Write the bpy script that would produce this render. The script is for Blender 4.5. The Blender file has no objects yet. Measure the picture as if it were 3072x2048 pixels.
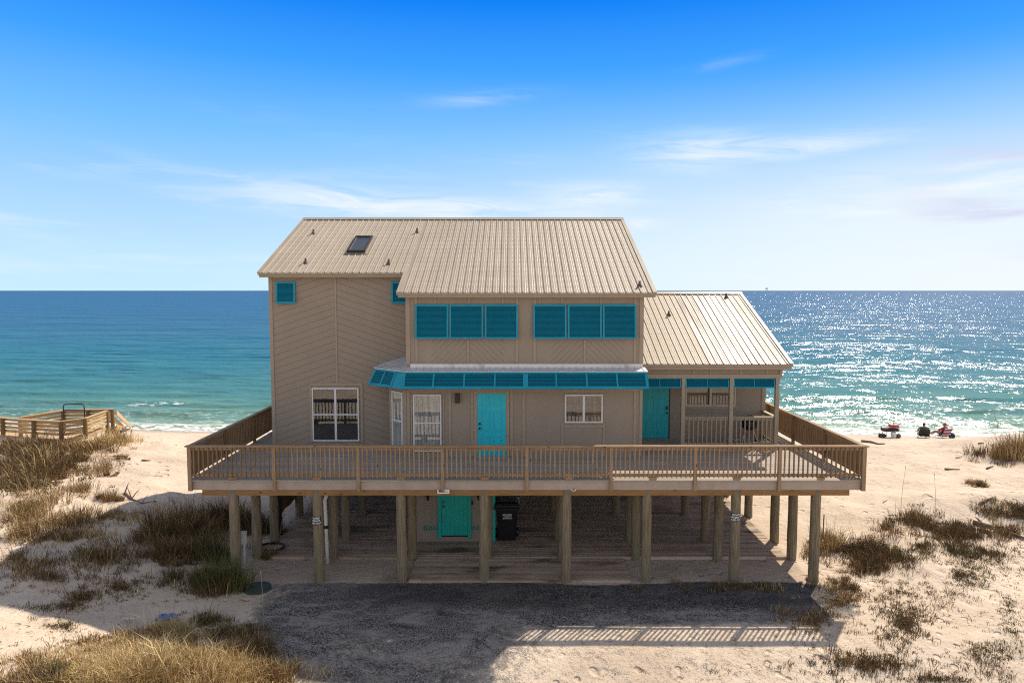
import bpy, bmesh, math, random
import numpy as np
from mathutils import Vector, Matrix
random.seed(7); rng = np.random.default_rng(11)
C = bpy.context.scene.collection
sc = bpy.context.scene
# ------------------------------------------------------------------ camera
CAMZ = 8.5
PITCH = math.atan2(1024-871.5, 2048.0)
cam_d = bpy.data.cameras.new('camera'); cam = bpy.data.objects.new('camera', cam_d); C.objects.link(cam)
cam_d.sensor_width = 36.0; cam_d.lens = 24.0; cam_d.clip_start = 0.1; cam_d.clip_end = 200000
cam.location = (0, 0, CAMZ); cam.rotation_euler = (math.pi/2-PITCH, 0, 0)
sc.camera = cam
# ------------------------------------------------------------------ light
SUN = Vector((0.58, 0.83, 1.0)).normalized()
sun_d = bpy.data.lights.new('sun', 'SUN'); sun_d.energy = 5.0; sun_d.angle = math.radians(0.55); sun_d.color = (1.0, 0.90, 0.74)
sun = bpy.data.objects.new('sun', sun_d); C.objects.link(sun); sun.rotation_euler = SUN.to_track_quat('Z', 'Y').to_euler(); sun.location = (30, 40, 60)
sc.view_settings.view_transform = 'Standard'; sc.view_settings.look = 'None'; sc.view_settings.exposure = 0.16; sc.view_settings.gamma = 1.0
sc.cycles.max_bounces = 7; sc.cycles.diffuse_bounces = 5; sc.cycles.glossy_bounces = 3; sc.cycles.transparent_max_bounces = 8
sc.cycles.use_denoising = False; sc.cycles.pixel_filter_type = 'BLACKMAN_HARRIS'; sc.cycles.filter_width = 1.15
sc.cycles.caustics_reflective = False; sc.cycles.caustics_refractive = False

class N:
    """small node-tree helper"""
    def __init__(s, nt): s.nt = nt
    def n(s, t, **k):
        nd = s.nt.nodes.new(t)
        for a, v in k.items(): setattr(nd, a, v)
        return nd
    def put(s, sock, v):
        if isinstance(v, bpy.types.NodeSocket): s.nt.links.new(v, sock)
        elif v is not None:
            try: sock.default_value = v
            except Exception: sock.default_value = (*v, 1.0)
    def m(s, op, a, b=None, c=None, clamp=False):
        nd = s.n('ShaderNodeMath', operation=op, use_clamp=clamp); s.put(nd.inputs[0], a)
        if b is not None: s.put(nd.inputs[1], b)
        if c is not None: s.put(nd.inputs[2], c)
        return nd.outputs[0]
    def noise(s, vec, scale, detail=3, rough=0.5, dist=0.0):
        nd = s.n('ShaderNodeTexNoise'); s.put(nd.inputs['Vector'], vec); nd.inputs['Scale'].default_value = scale
        nd.inputs['Detail'].default_value = detail; nd.inputs['Roughness'].default_value = rough; nd.inputs['Distortion'].default_value = dist
        return nd.outputs['Fac']
    def mapv(s, vec, sc_=(1, 1, 1), loc=(0, 0, 0), rot=(0, 0, 0)):
        nd = s.n('ShaderNodeMapping'); s.put(nd.inputs['Vector'], vec)
        nd.inputs['Scale'].default_value = sc_; nd.inputs['Location'].default_value = loc; nd.inputs['Rotation'].default_value = rot
        return nd.outputs[0]
    def ramp(s, fac, stops, interp='LINEAR'):
        nd = s.n('ShaderNodeValToRGB'); s.put(nd.inputs[0], fac); r = nd.color_ramp; r.interpolation = interp
        while len(r.elements) < len(stops): r.elements.new(0.5)
        for e, (p, c) in zip(r.elements, stops):
            e.position = p; e.color = (*c, 1) if not isinstance(c, (int, float)) else (c, c, c, 1)
        return nd.outputs[0]
    def mix(s, f, a, b, mode='MIX'):
        nd = s.n('ShaderNodeMix', data_type='RGBA', blend_type=mode); s.put(nd.inputs[0], f); s.put(nd.inputs[6], a); s.put(nd.inputs[7], b)
        return nd.outputs[2]
    def smooth(s, v, a, b):
        nd = s.n('ShaderNodeMapRange', interpolation_type='SMOOTHSTEP'); s.put(nd.inputs[0], v)
        nd.inputs[1].default_value = a; nd.inputs[2].default_value = b
        return nd.outputs[0]
    def bump(s, h, strength, dist):
        nd = s.n('ShaderNodeBump'); s.put(nd.inputs['Height'], h); nd.inputs['Strength'].default_value = strength; nd.inputs['Distance'].default_value = dist
        return nd.outputs[0]
# ------------------------------------------------------------------ sky
world = bpy.data.worlds.new('World'); sc.world = world; world.use_nodes = True
w = N(world.node_tree); world.node_tree.nodes.clear()
tc = w.n('ShaderNodeTexCoord'); sep = w.n('ShaderNodeSeparateXYZ'); w.put(sep.inputs[0], tc.outputs['Generated'])
dx, dy, dz = sep.outputs
el = w.m('MULTIPLY', w.m('ARCSINE', dz), 180/math.pi)
az = w.m('MULTIPLY', w.m('ARCTAN2', dx, dy), 180/math.pi)
# clear-sky colour by elevation (degrees), measured over the sea; unseen upper part paled to fill the shade
eln = w.m('DIVIDE', el, 60.0, clamp=True)
clear = w.ramp(eln, [(0.0, (0.60, 0.86, 1.0)), (0.04, (0.56, 0.82, 1.0)), (0.11, (0.42, 0.70, 1.0)), (0.20, (0.20, 0.55, 1.0)), (0.29, (0.055, 0.37, 1.0)), (0.38, (0.0, 0.21, 0.94)), (0.60, (0.28, 0.34, 0.45)), (1.0, (0.34, 0.37, 0.42))])
nish = w.n('ShaderNodeTexSky', sky_type='NISHITA'); nish.sun_disc = False; nish.sun_elevation = math.asin(SUN.z); nish.sun_rotation = math.atan2(SUN.x, SUN.y)
nish.ozone_density = 2.0
nis = w.mix(1.0, nish.outputs[0], (0.14, 0.125, 0.11, 1), 'MULTIPLY')
sky = w.mix(w.m('MULTIPLY', w.smooth(el, 24, 45), .5), clear, nis)
# whiter toward the sun's side near the horizon
side = w.m('MULTIPLY', w.smooth(az, -30, 38), w.smooth(el, 17, 0.5))
sky = w.mix(w.m('MULTIPLY', side, 0.95), sky, (0.90, 0.97, 1.0, 1))
# bright haze added to the unseen sky behind the camera to light the facade
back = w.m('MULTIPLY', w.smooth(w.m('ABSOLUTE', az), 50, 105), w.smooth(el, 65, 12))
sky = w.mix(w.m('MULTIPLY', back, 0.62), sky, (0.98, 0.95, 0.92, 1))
# thin streaky clouds
cv = w.n('ShaderNodeCombineXYZ'); w.put(cv.inputs[0], az); w.put(cv.inputs[1], w.m('ADD', el, w.m('MULTIPLY', az, 0.03)))
cfine = w.noise(w.mapv(cv.outputs[0], (0.055, 0.42, 1)), 2.2, 8, 0.62, 0.9)
cbig = w.noise(w.mapv(cv.outputs[0], (0.03, 0.22, 1)), 2.0, 4, 0.5, 0.3)
def blob(a0, e0, ra, re, tilt=0.0, wt=1.0):
    u = w.m('DIVIDE', w.m('SUBTRACT', az, a0), ra)
    v = w.m('DIVIDE', w.m('SUBTRACT', w.m('SUBTRACT', el, e0), w.m('MULTIPLY', w.m('SUBTRACT', az, a0), tilt)), re)
    r2 = w.m('ADD', w.m('MULTIPLY', u, u), w.m('MULTIPLY', v, v))
    return w.m('MULTIPLY', w.m('POWER', 2.718, w.m('MULTIPLY', r2, -1.0)), wt)
blobs = [(-14, 7.3, 9, 1.1, -0.06), (-4.5, 6.6, 8, 0.8, -0.02), (15, 10.9, 4.5, 1.15, 0.0), (23, 10.8, 5.5, 0.75, 0.0), (7, 7.7, 4, 1.0, 0.0), (37, 8.6, 8, 1.2, 0.05), (-2.5, 15.3, 4, 0.5, 0.08, .4), (17, 17.2, 2.6, 0.35, 0.1, .18), (36, 7.4, 6, .6, .08, 1.0), (38, 6.6, 8, .7, .02), (10.5, 5.4, 1.6, 0.5, 0), (33, 5.4, 9, 0.9, -.03)]
tot = None
for b in blobs:
    v = blob(*b); tot = v if tot is None else w.m('ADD', tot, v)
cm = w.m('MULTIPLY', w.m('MINIMUM', tot, 1.0), w.smooth(cfine, 0.28, 0.62))
gen = w.m('MULTIPLY', w.m('MULTIPLY', w.smooth(cbig, 0.46, 0.75), w.smooth(cfine, 0.35, 0.7)), w.m('MULTIPLY', w.smooth(el, 17, 5), 0.4))
cm = w.m('MINIMUM', w.m('ADD', w.m('MULTIPLY', cm, 0.72), gen), 1.0)
pink = w.m('MULTIPLY', w.smooth(az, 27, 34), w.smooth(cbig, 0.35, 0.6))
ccol = w.mix(pink, (0.92, 0.97, 1.0, 1), (0.68, 0.68, 0.90, 1))
sky = w.mix(cm, sky, ccol)
below = w.smooth(el, 0.0, -2.0)
sky = w.mix(below, sky, (0.30, 0.38, 0.45, 1))
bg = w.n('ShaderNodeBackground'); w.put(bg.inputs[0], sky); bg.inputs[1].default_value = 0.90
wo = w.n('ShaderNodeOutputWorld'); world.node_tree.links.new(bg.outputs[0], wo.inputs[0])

# ------------------------------------------------------------------ photo measurement helpers (pixel + known depth or height -> point)
S = 3072/2352.0
def ray(px, py):
    a = (px-1536)/2048.0; b = (1024-py)/2048.0; c, s = math.cos(PITCH), math.sin(PITCH)
    return Vector((a, c+b*s, b*c-s))
def atY(x, y, Y): r = ray(x*S, y*S); r = r*(Y/r.y); return Vector((r.x, r.y, r.z+CAMZ))
def atZ(x, y, z): r = ray(x*S, y*S); r = r*((z-CAMZ)/r.z); return Vector((r.x, r.y, r.z+CAMZ))
def zY(y, Y, x=1176): return atY(x, y, Y).z
def xY(x, Y, y=900): return atY(x, y, Y).x
# ------------------------------------------------------------------ terrain height
_perm = rng.random((256, 256))
def vnoise(x, y):
    xi = np.floor(x).astype(int); yi = np.floor(y).astype(int); fx = x-xi; fy = y-yi
    fx = fx*fx*(3-2*fx); fy = fy*fy*(3-2*fy)
    g = lambda i, j: _perm[np.mod(i, 256), np.mod(j, 256)]
    return (g(xi, yi)*(1-fx)+g(xi+1, yi)*fx)*(1-fy)+(g(xi, yi+1)*(1-fx)+g(xi+1, yi+1)*fx)*fy
def fbm(x, y, f, o=4):
    s = 0; a = 1; t = 0
    for k in range(o): s = s+a*(vnoise(x*f+17*k, y*f+31*k)-.5); t += a; a *= .5; f *= 2.03
    return s/t*2
def sst(v, a, b): t = np.clip((v-a)/(b-a), 0, 1); return t*t*(3-2*t)
def shore(x): return 45.0-0.028*x+0.45*np.sin(x*0.16+0.6)+0.25*np.sin(x*0.37)
def gs(x, y, cx, cy, rx, ry): return np.exp(-((x-cx)/rx)**2-((y-cy)/ry)**2)
def terr(x, y):
    x = np.asarray(x, float); y = np.asarray(y, float)
    h = -0.34*sst(y, 16.2, 14.0)*sst(x, -7, -4.5)
    flat = sst(x, -8.6, -10.5)+sst(x, 10, 12.5)          # 0 on the cleared ground round the house
    flat = np.clip(flat, 0, 1); flat = np.maximum(flat, sst(y, 29.5, 33))
    h = h+0.75*sst(x, -9.2, -13.5)*sst(y, 12, 15)*sst(y, 29, 23)
    h = h+1.05*gs(x, y, -24, 33, 9, 7)+0.35*gs(x, y, -18, 26, 5, 4)
    h = h+1.45*gs(x, y, -8.4, 12.1, 3.3, 2.5)
    h = h+0.25*gs(x, y, -9.9, 20.5, 1.7, 2.2)
    h = h+0.55*gs(x, y, 16.0, 25.5, 3.5, 2.2)+0.5*gs(x, y, 21, 26, 4, 1.6)+0.3*gs(x, y, 12.6, 21.5, 1.8, 2.0)+0.9*gs(x, y, 29.5, 38, 5.5, 3.2)
    h = h+flat*(0.34*fbm(x, y, .13)+0.17*fbm(x+9, y, .55)+0.055*fbm(x, y+5, 2.0))*sst(y, 46, 34)+(1-flat)*0.03*fbm(x, y, .5)
    s_ = shore(x); b = 34.5
    beach = np.where(y < s_, -0.9*np.clip((y-b)/(s_-b), 0, 1)**1.15, -0.9-0.06*(y-s_))
    h = h*np.clip(1-sst(y, 36, 44), 0, 1)+np.maximum(beach, -6)
    return h
def T(x, y): return float(terr(x, y))
def hit(x, y):
    """where the view ray through photo point x, y meets the sand"""
    r = ray(x*S, y*S); t = 10.0
    while t < 90:
        p = r*t
        if p.z+CAMZ <= T(p.x, p.y): break
        t += 0.08
    return Vector((p.x, p.y, T(p.x, p.y)))
# ------------------------------------------------------------------ mesh building helpers
def wloc(o):
    v = Vector((0, 0, 0))
    while o is not None: v = v+o.location; o = o.parent
    return v
def tag(o, label=None, cat=None, group=None, kind=None):
    if label: o['label'] = label
    if cat: o['category'] = cat
    if group: o['group'] = group
    if kind: o['kind'] = kind
    return o
def thing(name, loc, label, cat, group=None):
    o = bpy.data.objects.new(name, None); C.objects.link(o); o.location = loc; o.empty_display_size = 0.2
    return tag(o, label, cat, group)
class MB:
    def __init__(s, T=None): s.v = []; s.f = []; s.mi = []; s.T = T; s.cur = 0
    def add(s, vs, fs):
        n = len(s.v)
        for p in vs:
            p = Vector(p); s.v.append(s.T(p) if s.T else p)
        for f in fs: s.f.append(tuple(i+n for i in f)); s.mi.append(s.cur)
        return s
    def box(s, x0, x1, y0, y1, z0, z1):
        return s.add([(x0, y0, z0), (x1, y0, z0), (x1, y1, z0), (x0, y1, z0), (x0, y0, z1), (x1, y0, z1), (x1, y1, z1), (x0, y1, z1)],
                     [(0, 3, 2, 1), (4, 5, 6, 7), (0, 1, 5, 4), (1, 2, 6, 5), (2, 3, 7, 6), (3, 0, 4, 7)])
    def bar(s, p0, p1, wd, ht, up=(0, 0, 1)):
        p0 = Vector(p0); p1 = Vector(p1); d = (p1-p0).normalized(); u = Vector(up); r = d.cross(u).normalized(); u = r.cross(d).normalized()
        vs = [p+r*a*wd/2+u*b*ht/2 for p in (p0, p1) for a, b in ((-1, -1), (1, -1), (1, 1), (-1, 1))]
        return s.add(vs, [(0, 1, 2, 3), (7, 6, 5, 4), (0, 4, 5, 1), (1, 5, 6, 2), (2, 6, 7, 3), (3, 7, 4, 0)])
    def cyl(s, p0, p1, r0, r1=None, n=12, cap=True):
        r1 = r0 if r1 is None else r1; p0 = Vector(p0); p1 = Vector(p1); d = (p1-p0).normalized()
        a = Vector((1, 0, 0)) if abs(d.x) < .9 else Vector((0, 1, 0)); u = d.cross(a).normalized(); v = d.cross(u)
        vs = [p+(u*math.cos(2*math.pi*k/n)+v*math.sin(2*math.pi*k/n))*r for p, r in ((p0, r0), (p1, r1)) for k in range(n)]
        fs = [(k, (k+1) % n, n+(k+1) % n, n+k) for k in range(n)]
        if cap: fs += [tuple(range(n))[::-1], tuple(range(n, 2*n))]
        return s.add(vs, fs)
    def tube(s, pts, r, n=8, closed=False):
        pts = [Vector(p) for p in pts]; m = len(pts); rings = []; prev = None
        for i, p in enumerate(pts):
            a = pts[(i-1) % m] if (closed or i > 0) else p; b = pts[(i+1) % m] if (closed or i < m-1) else p
            d = (b-a).normalized()
            u = prev-d*prev.dot(d) if prev is not None else d.cross(Vector((0.3, 0.2, 1))); u.normalize(); prev = u; v = d.cross(u)
            rr = r[i] if isinstance(r, (list, tuple)) else r
            rings.append([p+(u*math.cos(2*math.pi*k/n)+v*math.sin(2*math.pi*k/n))*rr for k in range(n)])
        vs = [q for ring in rings for q in ring]; fs = []
        for i in range(m if closed else m-1):
            j = (i+1) % m
            fs += [(i*n+k, i*n+(k+1) % n, j*n+(k+1) % n, j*n+k) for k in range(n)]
        if not closed: fs += [tuple(range(n))[::-1], tuple((m-1)*n+k for k in range(n))]
        return s.add(vs, fs)
    def prism(s, poly, x0, x1):   # poly of (y, z), extruded along x
        n = len(poly); vs = [(x0, y, z) for y, z in poly]+[(x1, y, z) for y, z in poly]
        fs = [tuple(range(n)), tuple(range(n, 2*n))[::-1]]+[(k, n+k, n+(k+1) % n, (k+1) % n) for k in range(n)]
        return s.add(vs, fs)
    def prismz(s, poly, z0, z1):
        n = len(poly); vs = [(x, y, z0) for x, y in poly]+[(x, y, z1) for x, y in poly]
        fs = [tuple(range(n))[::-1], tuple(range(n, 2*n))]+[(k, (k+1) % n, n+(k+1) % n, n+k) for k in range(n)]
        return s.add(vs, fs)
    def sphere(s, c, r, seg=12, rings=8, sc_=(1, 1, 1)):
        c = Vector(c); vs = [c+Vector((0, 0, r*sc_[2]))]
        for i in range(1, rings):
            t = math.pi*i/rings
            for k in range(seg): p = 2*math.pi*k/seg; vs.append(c+Vector((r*sc_[0]*math.sin(t)*math.cos(p), r*sc_[1]*math.sin(t)*math.sin(p), r*sc_[2]*math.cos(t))))
        vs.append(c-Vector((0, 0, r*sc_[2]))); fs = [(0, 1+k, 1+(k+1) % seg) for k in range(seg)]
        for i in range(rings-2):
            for k in range(seg): a = 1+i*seg; fs.append((a+k, a+seg+k, a+seg+(k+1) % seg, a+(k+1) % seg))
        L = len(vs)-1; a = 1+(rings-2)*seg; fs += [(a+(k+1) % seg, a+k, L) for k in range(seg)]
        return s.add(vs, fs)
    def build(s, name, mat, parent=None, smooth=False, bevel=0.0, loc=None):
        me = bpy.data.meshes.new(name); off = wloc(parent) if parent else (Vector(loc) if loc is not None else Vector((0, 0, 0)))
        me.from_pydata([tuple(v-off) for v in s.v], [], s.f)
        mats = mat if isinstance(mat, (list, tuple)) else [mat]
        for m_ in mats: me.materials.append(m_)
        if len(mats) > 1: me.polygons.foreach_set('material_index', s.mi)
        bm = bmesh.new(); bm.from_mesh(me); bmesh.ops.recalc_face_normals(bm, faces=bm.faces); bm.to_mesh(me); bm.free()
        if smooth: me.polygons.foreach_set('use_smooth', [True]*len(me.polygons))
        o = bpy.data.objects.new(name, me); C.objects.link(o)
        if parent: o.parent = parent
        elif loc is not None: o.location = loc
        if bevel:
            b = o.modifiers.new('bevel', 'BEVEL'); b.width = bevel; b.segments = 2; b.limit_method = 'ANGLE'
        return o
# ------------------------------------------------------------------ materials
def newmat(name):
    m = bpy.data.materials.new(name); m.use_nodes = True; nt = m.node_tree; nt.nodes.clear(); h = N(nt)
    p = h.n('ShaderNodeBsdfPrincipled'); o = h.n('ShaderNodeOutputMaterial'); nt.links.new(p.outputs[0], o.inputs[0])
    pos = h.n('ShaderNodeNewGeometry').outputs['Position']
    return m, h, p, pos
def plain(name, col, rough=.6, var=.12, scale=6, metal=0.0, bump=0.0, bscale=60, spec=.5, dirt=None):
    m, h, p, pos = newmat(name)
    n1 = h.noise(pos, scale, 4); n2 = h.noise(pos, bscale, 3)
    c = h.mix(h.ramp(n1, [(.3, 0.0), (.7, 1.0)]), tuple(x*(1-var) for x in col)+(1,), tuple(min(1, x*(1+var)) for x in col)+(1,))
    c = h.mix(h.ramp(n2, [(.35, 0.0), (.65, 1.0)]), c, h.mix(1.0, c, (1-var, 1-var, 1-var, 1), 'MULTIPLY'))
    if dirt: c = h.mix(h.smooth(h.noise(pos, 1.7, 6, .65), .52, .75), c, (*dirt, 1))
    h.put(p.inputs['Base Color'], c); p.inputs['Roughness'].default_value = rough; p.inputs['Metallic'].default_value = metal
    p.inputs['Specular IOR Level'].default_value = spec
    if bump: h.put(p.inputs['Normal'], h.bump(n2, bump, .01))
    return m
def wood(name, cols, axis=0, board=None, board_axis=1, rough=.8, bump=.4, knots=True, grime=0.0):
    """weathered timber; grain runs along axis; optional per-board tone"""
    m, h, p, pos = newmat(name)
    sc_ = [14, 14, 14]; sc_[axis] = 1.1
    g = h.noise(h.mapv(pos, tuple(sc_)), 2.2, 6, .65, .3); big = h.noise(pos, 1.3, 4)
    fac = h.m('ADD', h.m('MULTIPLY', g, .7), h.m('MULTIPLY', big, .3))
    if board:
        sp = h.n('ShaderNodeSeparateXYZ'); h.put(sp.inputs[0], pos)
        k = h.m('FLOOR', h.m('DIVIDE', sp.outputs[board_axis], board)); seg = h.m('FLOOR', h.m('ADD', h.m('DIVIDE', sp.outputs[axis], 3.66), h.m('MULTIPLY', k, 0.37)))
        cb = h.n('ShaderNodeCombineXYZ'); h.put(cb.inputs[0], k); h.put(cb.inputs[1], seg)
        wn = h.n('ShaderNodeTexWhiteNoise', noise_dimensions='2D'); h.put(wn.inputs['Vector'], cb.outputs[0])
        fac = h.m('ADD', h.m('MULTIPLY', fac, .72), h.m('MULTIPLY', wn.outputs[0], .28))
    c = h.ramp(fac, [(.25, cols[0]), (.5, cols[1]), (.75, cols[2])])
    if knots:
        vo = h.n('ShaderNodeTexVoronoi'); s2 = [5, 5, 5]; s2[axis] = 2.2; h.put(vo.inputs['Vector'], h.mapv(pos, tuple(s2))); vo.inputs['Scale'].default_value = 1.0
        c = h.mix(h.smooth(vo.outputs['Distance'], .13, .05), c, tuple(x*.35 for x in cols[0])+(1,))
    if grime: c = h.mix(h.m('MULTIPLY', h.smooth(h.noise(h.mapv(pos, (.5, 1.3, 1)), .8, 5, .6), .53, .7), grime), c, (.035, .028, .02, 1))
    h.put(p.inputs['Base Color'], c); p.inputs['Roughness'].default_value = rough; p.inputs['Specular IOR Level'].default_value = .25
    h.put(p.inputs['Normal'], h.bump(g, bump, .006))
    return m
TREATED = [(.17, .095, .045), (.30, .185, .095), (.44, .30, .17)]
RAILC = [(.16, .10, .055), (.33, .22, .13), (.48, .35, .23)]
M = {}
M['rail_v'] = wood('weathered_rail_vertical', RAILC, 2)
M['rail_x'] = wood('weathered_rail_lengthwise', RAILC, 0)
M['rail_y'] = wood('weathered_rail_depth', RAILC, 1)
M['rail_dark'] = wood('weathered_side_rail', [(.12, .075, .04), (.22, .14, .075), (.32, .21, .12)], 2)
M['beam'] = wood('treated_beam', [(.16, .08, .03), (.28, .155, .06), (.38, .23, .10)], 0)
M['deck'] = wood('deck_boards', [(.26, .22, .19), (.37, .32, .275), (.47, .41, .35)], 0, .145, 1, knots=False)
M['gdeck'] = wood('ground_deck_boards', [(.28, .19, .125), (.46, .335, .24), (.60, .47, .36)], 0, .15, 1, knots=False, grime=.8)
M['fascia'] = plain('painted_fascia', (.44, .355, .285), .75, .10, 3, bump=.3, bscale=40, dirt=(.36, .28, .22))
M['new_wood'] = wood('new_boardwalk_wood', [(.36, .23, .11), (.54, .38, .20), (.68, .51, .31)], 0)
M['new_wood_v'] = wood('new_boardwalk_posts', [(.12, .07, .03), (.22, .14, .06), (.32, .22, .11)], 2)
M['brown_boards'] = wood('brown_screen_boards', [(.09, .045, .025), (.16, .08, .045), (.22, .12, .07)], 2)
M['trim'] = plain('beige_trim', (.38, .30, .215), .7, .06, 3, bump=.2)
M['trim_edge'] = plain('eave_trim', (.36, .285, .20), .55, .06, 3)
def roof_mat():
    m, h, p, pos = newmat('tan_metal_roof'); sp = h.n('ShaderNodeSeparateXYZ'); h.put(sp.inputs[0], pos)
    wn = h.n('ShaderNodeTexWhiteNoise', noise_dimensions='1D'); h.put(wn.inputs['W'], h.m('FLOOR', h.m('DIVIDE', sp.outputs[0], .94)))
    st = h.noise(h.mapv(pos, (7, .35, .35)), 1.2, 5, .6); bl = h.noise(pos, .9, 5, .6)
    f = h.m('ADD', h.m('ADD', h.m('MULTIPLY', st, .5), h.m('MULTIPLY', bl, .35)), h.m('MULTIPLY', wn.outputs[0], .15))
    h.put(p.inputs['Base Color'], h.ramp(f, [(.30, (.36, .29, .225)), (.5, (.435, .36, .275)), (.7, (.50, .42, .33))])); h.put(p.inputs['Roughness'], h.m('ADD', .40, h.m('MULTIPLY', bl, .2))); p.inputs['Specular IOR Level'].default_value = .3
    h.put(p.inputs['Normal'], h.bump(h.noise(h.mapv(pos, (2.5, 1.2, 1.2)), 1.5, 2), .15, .02)); return m
M['roof'] = roof_mat()
M['roof_cap'] = plain('tan_ridge_metal', (.42, .35, .275), .4, .05, 1.2)
def shiny_mat():
    m, h, p, pos = newmat('bare_metal_roof'); a = h.noise(h.mapv(pos, (9, .25, .25)), 1.3, 3, .6); b_ = h.noise(h.mapv(pos, (1.2, .5, .5)), 1.0, 3)
    h.put(p.inputs['Base Color'], h.ramp(h.m('ADD', h.m('MULTIPLY', a, .7), h.m('MULTIPLY', b_, .3)), [(.38, (.13, .10, .095)), (.5, (.28, .23, .21)), (.62, (.60, .54, .50))]))
    p.inputs['Roughness'].default_value = .48; p.inputs['Metallic'].default_value = .25; p.inputs['Specular IOR Level'].default_value = .35
    return m
M['roof_shiny'] = shiny_mat()
M['screw'] = plain('screw_heads', (.14, .10, .07), .5)
M['flash'] = plain('white_flashing', (.82, .78, .72), .4, .06, 2, dirt=(.5, .42, .33))
M['gal'] = plain('galvanised_sheet', (.66, .66, .68), .4, .08, 3, metal=.1)
TEAL = (.0, .29, .42)
M['teal'] = plain('teal_paint', TEAL, .5, .09, 2, spec=.4, dirt=(.04, .31, .40), bump=.15)
M['slat_shaded'] = plain('shaded_teal_slats', (.0, .23, .34), .5, .05, 3, spec=.3)  # frame teal darkened, louver shading put into the slat colour
M['gap_shade'] = plain('louver_gap_shade', (.0, .055, .075), .7)  # for a dark sheet standing in for shade between the slats
M['teal_door'] = plain('turquoise_door_paint', (.0, .52, .62), .45, .07, 1.5, dirt=(.03, .46, .53))
M['teal_door2'] = plain('teal_door_paint', (.0, .42, .46), .45, .04, 2)
M['teal_low'] = plain('green_teal_door_paint', (.0, .44, .35), .5, .07, 3)
M['white'] = plain('white_vinyl', (.74, .72, .72), .4, .04, 3)
M['wframe'] = plain('cream_vinyl', (.62, .55, .46), .45, .04, 3)
M['black'] = plain('black_plastic', (.012, .012, .014), .35, .1, 5)
M['blackm'] = plain('black_metal', (.02, .018, .018), .4, .1, 5)
M['bronze'] = plain('dark_bronze_lamp', (.035, .014, .012), .5)
M['vent'] = plain('brown_vent', (.13, .095, .075), .6)
M['pvc'] = plain('white_pipe', (.80, .76, .72), .35, .05, 3, dirt=(.62, .52, .32))
M['grey_box'] = plain('grey_box', (.55, .52, .48), .5)
M['chrome'] = plain('bright_metal', (.75, .75, .74), .2, .05, metal=1.0)
M['brass'] = plain('copper_pipe', (.38, .30, .18), .35, .1, metal=.6)
M['lid_green'] = plain('green_plastic', (.055, .075, .06), .6)
M['paper'] = plain('white_lettering', (.85, .85, .83), .5, .02)
M['interior'] = plain('unlit_room_board', (.035, .03, .028), .8, .5, 2)  # dark board standing in for the unlit room behind the glass
M['sand_tex'] = None
def glass(name, refl):
    m = bpy.data.materials.new(name); m.use_nodes = True; nt = m.node_tree; nt.nodes.clear(); h = N(nt)
    t = h.n('ShaderNodeBsdfTransparent'); g = h.n('ShaderNodeBsdfGlossy'); g.inputs['Roughness'].default_value = .015
    pos = h.n('ShaderNodeNewGeometry').outputs['Position']
    h.put(g.inputs['Normal'], h.bump(h.noise(pos, 2.6, 2), 0.03, .02))
    mx = h.n('ShaderNodeMixShader'); mx.inputs[0].default_value = refl; t.inputs[0].default_value = (.8, .84, .84, 1)
    o = h.n('ShaderNodeOutputMaterial'); nt.links.new(t.outputs[0], mx.inputs[1]); nt.links.new(g.outputs[0], mx.inputs[2]); nt.links.new(mx.outputs[0], o.inputs[0])
    return m
M['glass'] = glass('window_glass', .15)
M['glass_sky'] = glass('skylight_glass', .25)
def curtain_mat(name, a, b):
    m, h, p, pos = newmat(name)
    g = h.noise(h.mapv(pos, (16, 4, .8)), 1.6, 3); q = h.noise(pos, 16, 3)
    h.put(p.inputs['Base Color'], h.mix(h.smooth(h.m('ADD', h.m('MULTIPLY', g, .75), h.m('MULTIPLY', q, .25)), .38, .62), (*a, 1), (*b, 1))); p.inputs['Roughness'].default_value = .9
    return m
M['lace'] = curtain_mat('lace_curtain', (.30, .29, .27), (.72, .69, .62))
M['blind'] = curtain_mat('pale_blind', (.12, .09, .07), (.26, .20, .15))
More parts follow.
